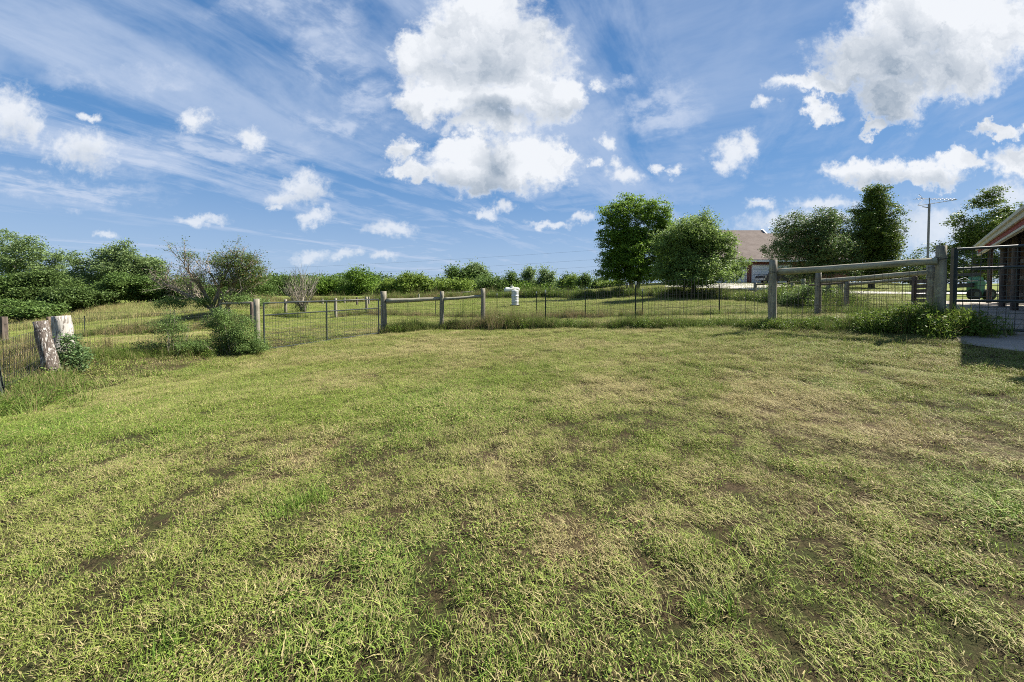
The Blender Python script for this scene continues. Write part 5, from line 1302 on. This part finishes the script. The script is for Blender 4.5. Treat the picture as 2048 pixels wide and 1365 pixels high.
cl = leafcloud([lob(470, 525, 42, 20, 25), lob(505, 548, 30, 20, 25), lob(440, 522, 18, 10, 25), lob(470, 560, 40, 16, 25), lob(490, 530, 30, 24, 25), lob(376, 512, 10, 7, 25), lob(350, 560, 26, 10, 25)], 520, 26, .15, .085, 31, .7)
V1 = tipleaves(lt, 6, .12, .085, 1); V2 = tipleaves(ll_, 3, .12, .07, 2)
V, Fq_ = joinarr(V1, V2, (cl[1], cl[2])); link('crown', npmesh('crown', V - np.array(g_), Fq_, M['haw']), ht)

g_ = gpx(606, 32); ds = thing('bare_shrub', 'leafless silvery shrub fanning out beyond the metal gate', 'shrub', g_)
mb = MB(); tips = []
for k in range(26):
    a_ = rnd.uniform(-1.15, 1.15); d_ = Vector((math.sin(a_) * 1.1, rnd.gauss(0, .5), math.cos(a_))).normalized()
    twigs(mb, g_ + Vector((rnd.uniform(-.2, .2), rnd.uniform(-.2, .2), .35)), d_, 1.0 + .75 * max(0, math.cos(a_ * 1.3)), .040, 2, rnd, tips, .28, .07, 3, .10)
mb.build('branches', M['deadwood'], ds)
mb = MB(); post_mesh(mb, g_.x, g_.y, g_.z, g_.z + .7, .24); mb.build('stump', M['bark'], ds)
cc_, V, Fq_ = leafcloud([lob(600, 615, 14, 10, 32)], 60, 24, .14, .07, 32); link('shoots', npmesh('shoots', V - np.array(g_), Fq_, M['under']), ds)

# ------------------------------------------------------------------ bushes
def bush(name, label, px, Y, lobes, mat, nc, per, cr, size, seed, nst=16, r_st=.008, group=None, up=.3):
    g_ = gpx(px, Y); b_ = thing(name, label, 'bush', g_, group)
    cc_, V, Fq_ = leafcloud(lumpy(lobes, seed, 8, .5, 1.0, .18, .45), nc, per, cr, size, seed, .8, up, .3, g_.z + .0)
    mb = MB(); rr_ = random.Random(seed)
    for k in range(nst):
        t_ = Vector(cc_[k]); b0 = Vector((t_.x * .5 + g_.x * .5, t_.y * .5 + g_.y * .5, 0)); b0.z = gz(b0.x, b0.y) - .03; mb.tube([b0, b0.lerp(t_, .5) + Vector((rr_.gauss(0, .05), rr_.gauss(0, .05), .05)), t_ + (t_ - b0) * .12], [r_st, r_st * .7, r_st * .3], 5, False)
    mb.build('stems', M['twig'], b_); link('foliage', npmesh('foliage', V - np.array(g_), Fq_, M[mat]), b_); return b_
bush('gate_bush', 'full rounded bush crowding the left gate post', 470, 10.6, [lob(450, 655, 34, 34, 10.7), lob(490, 665, 34, 30, 10.6), lob(440, 680, 40, 22, 10.6), lob(500, 688, 34, 14, 10.6), lob(455, 638, 22, 20, 10.8)], 'bush', 620, 34, .07, .034, 61, 40)
bush('gate_bush', 'looser grey green bush left of the full gate bush', 340, 9.9, [lob(335, 670, 34, 26, 10), lob(330, 645, 24, 18, 10), lob(375, 690, 40, 14, 10), lob(310, 695, 30, 14, 10)], 'bush', 330, 30, .08, .030, 62, 40)
bush('sapling', 'young leafy sapling growing against the pale old post', 140, 8.3, [lob(140, 690, 24, 26, 8.35), lob(155, 715, 24, 22, 8.3), lob(120, 720, 20, 22, 8.3), lob(135, 735, 34, 12, 8.2)], 'saplingleaf', 120, 22, .07, .055, 63, 30)
bush('vine_bush', 'vine tangled bush around the small dark rail fence', 1615, 18.5, [lob(1610, 590, 22, 22, 18.5), lob(1632, 595, 22, 20, 18), lob(1580, 600, 26, 12, 19), lob(1660, 592, 20, 18, 17.5)], 'bush', 320, 30, .13, .06, 64, 40)
bush('corner_bush', 'dark leafy clump swallowing the foot of the heavy corner post', 1845, 7.25, [lob(1835, 632, 48, 24, 7.2), lob(1800, 648, 44, 14, 7.3), lob(1870, 645, 34, 18, 6.95), lob(1770, 640, 30, 14, 7.6)], 'weedleaf', 420, 26, .055, .034, 65, 50)
bush('meadow_shrub', 'pale green shrubby growth under the half dead tree', 400, 24, [lob(350, 605, 34, 12, 24), lob(400, 602, 30, 10, 24), lob(480, 600, 36, 14, 24), lob(520, 608, 20, 8, 24)], 'bush', 300, 26, .17, .08, 66, 20)
bush('log_pile_weeds', 'leafy weeds spilling through the foot of the long rail', 1650, 8.6, [lob(1640, 645, 40, 9, 8.6), lob(1700, 645, 40, 10, 8.3), lob(1590, 648, 30, 8, 8.9)], 'weedleaf', 260, 24, .05, .032, 67, 20)
# small heap of cut grass on the apron
g_ = Vector((9.35, 6.05, gz(9.35, 6.05) + .014)); V_, F_ = blades(900, .22, .03, .09, .004, 1.2, .9, 500); V_[:, 2] += .06 * np.exp(-(V_[:, 0] ** 2 + V_[:, 1] ** 2) / .02)
M['clip'] = m_plain('dry_clippings', (.10, .10, .045), .9)
o_ = link('clipping_heap', npmesh('clipping_heap', V_, F_, M['clip']), None, tuple(g_)); tag(o_, 'small heap of cut grass on the shaded concrete', 'grass clippings', kind='stuff')
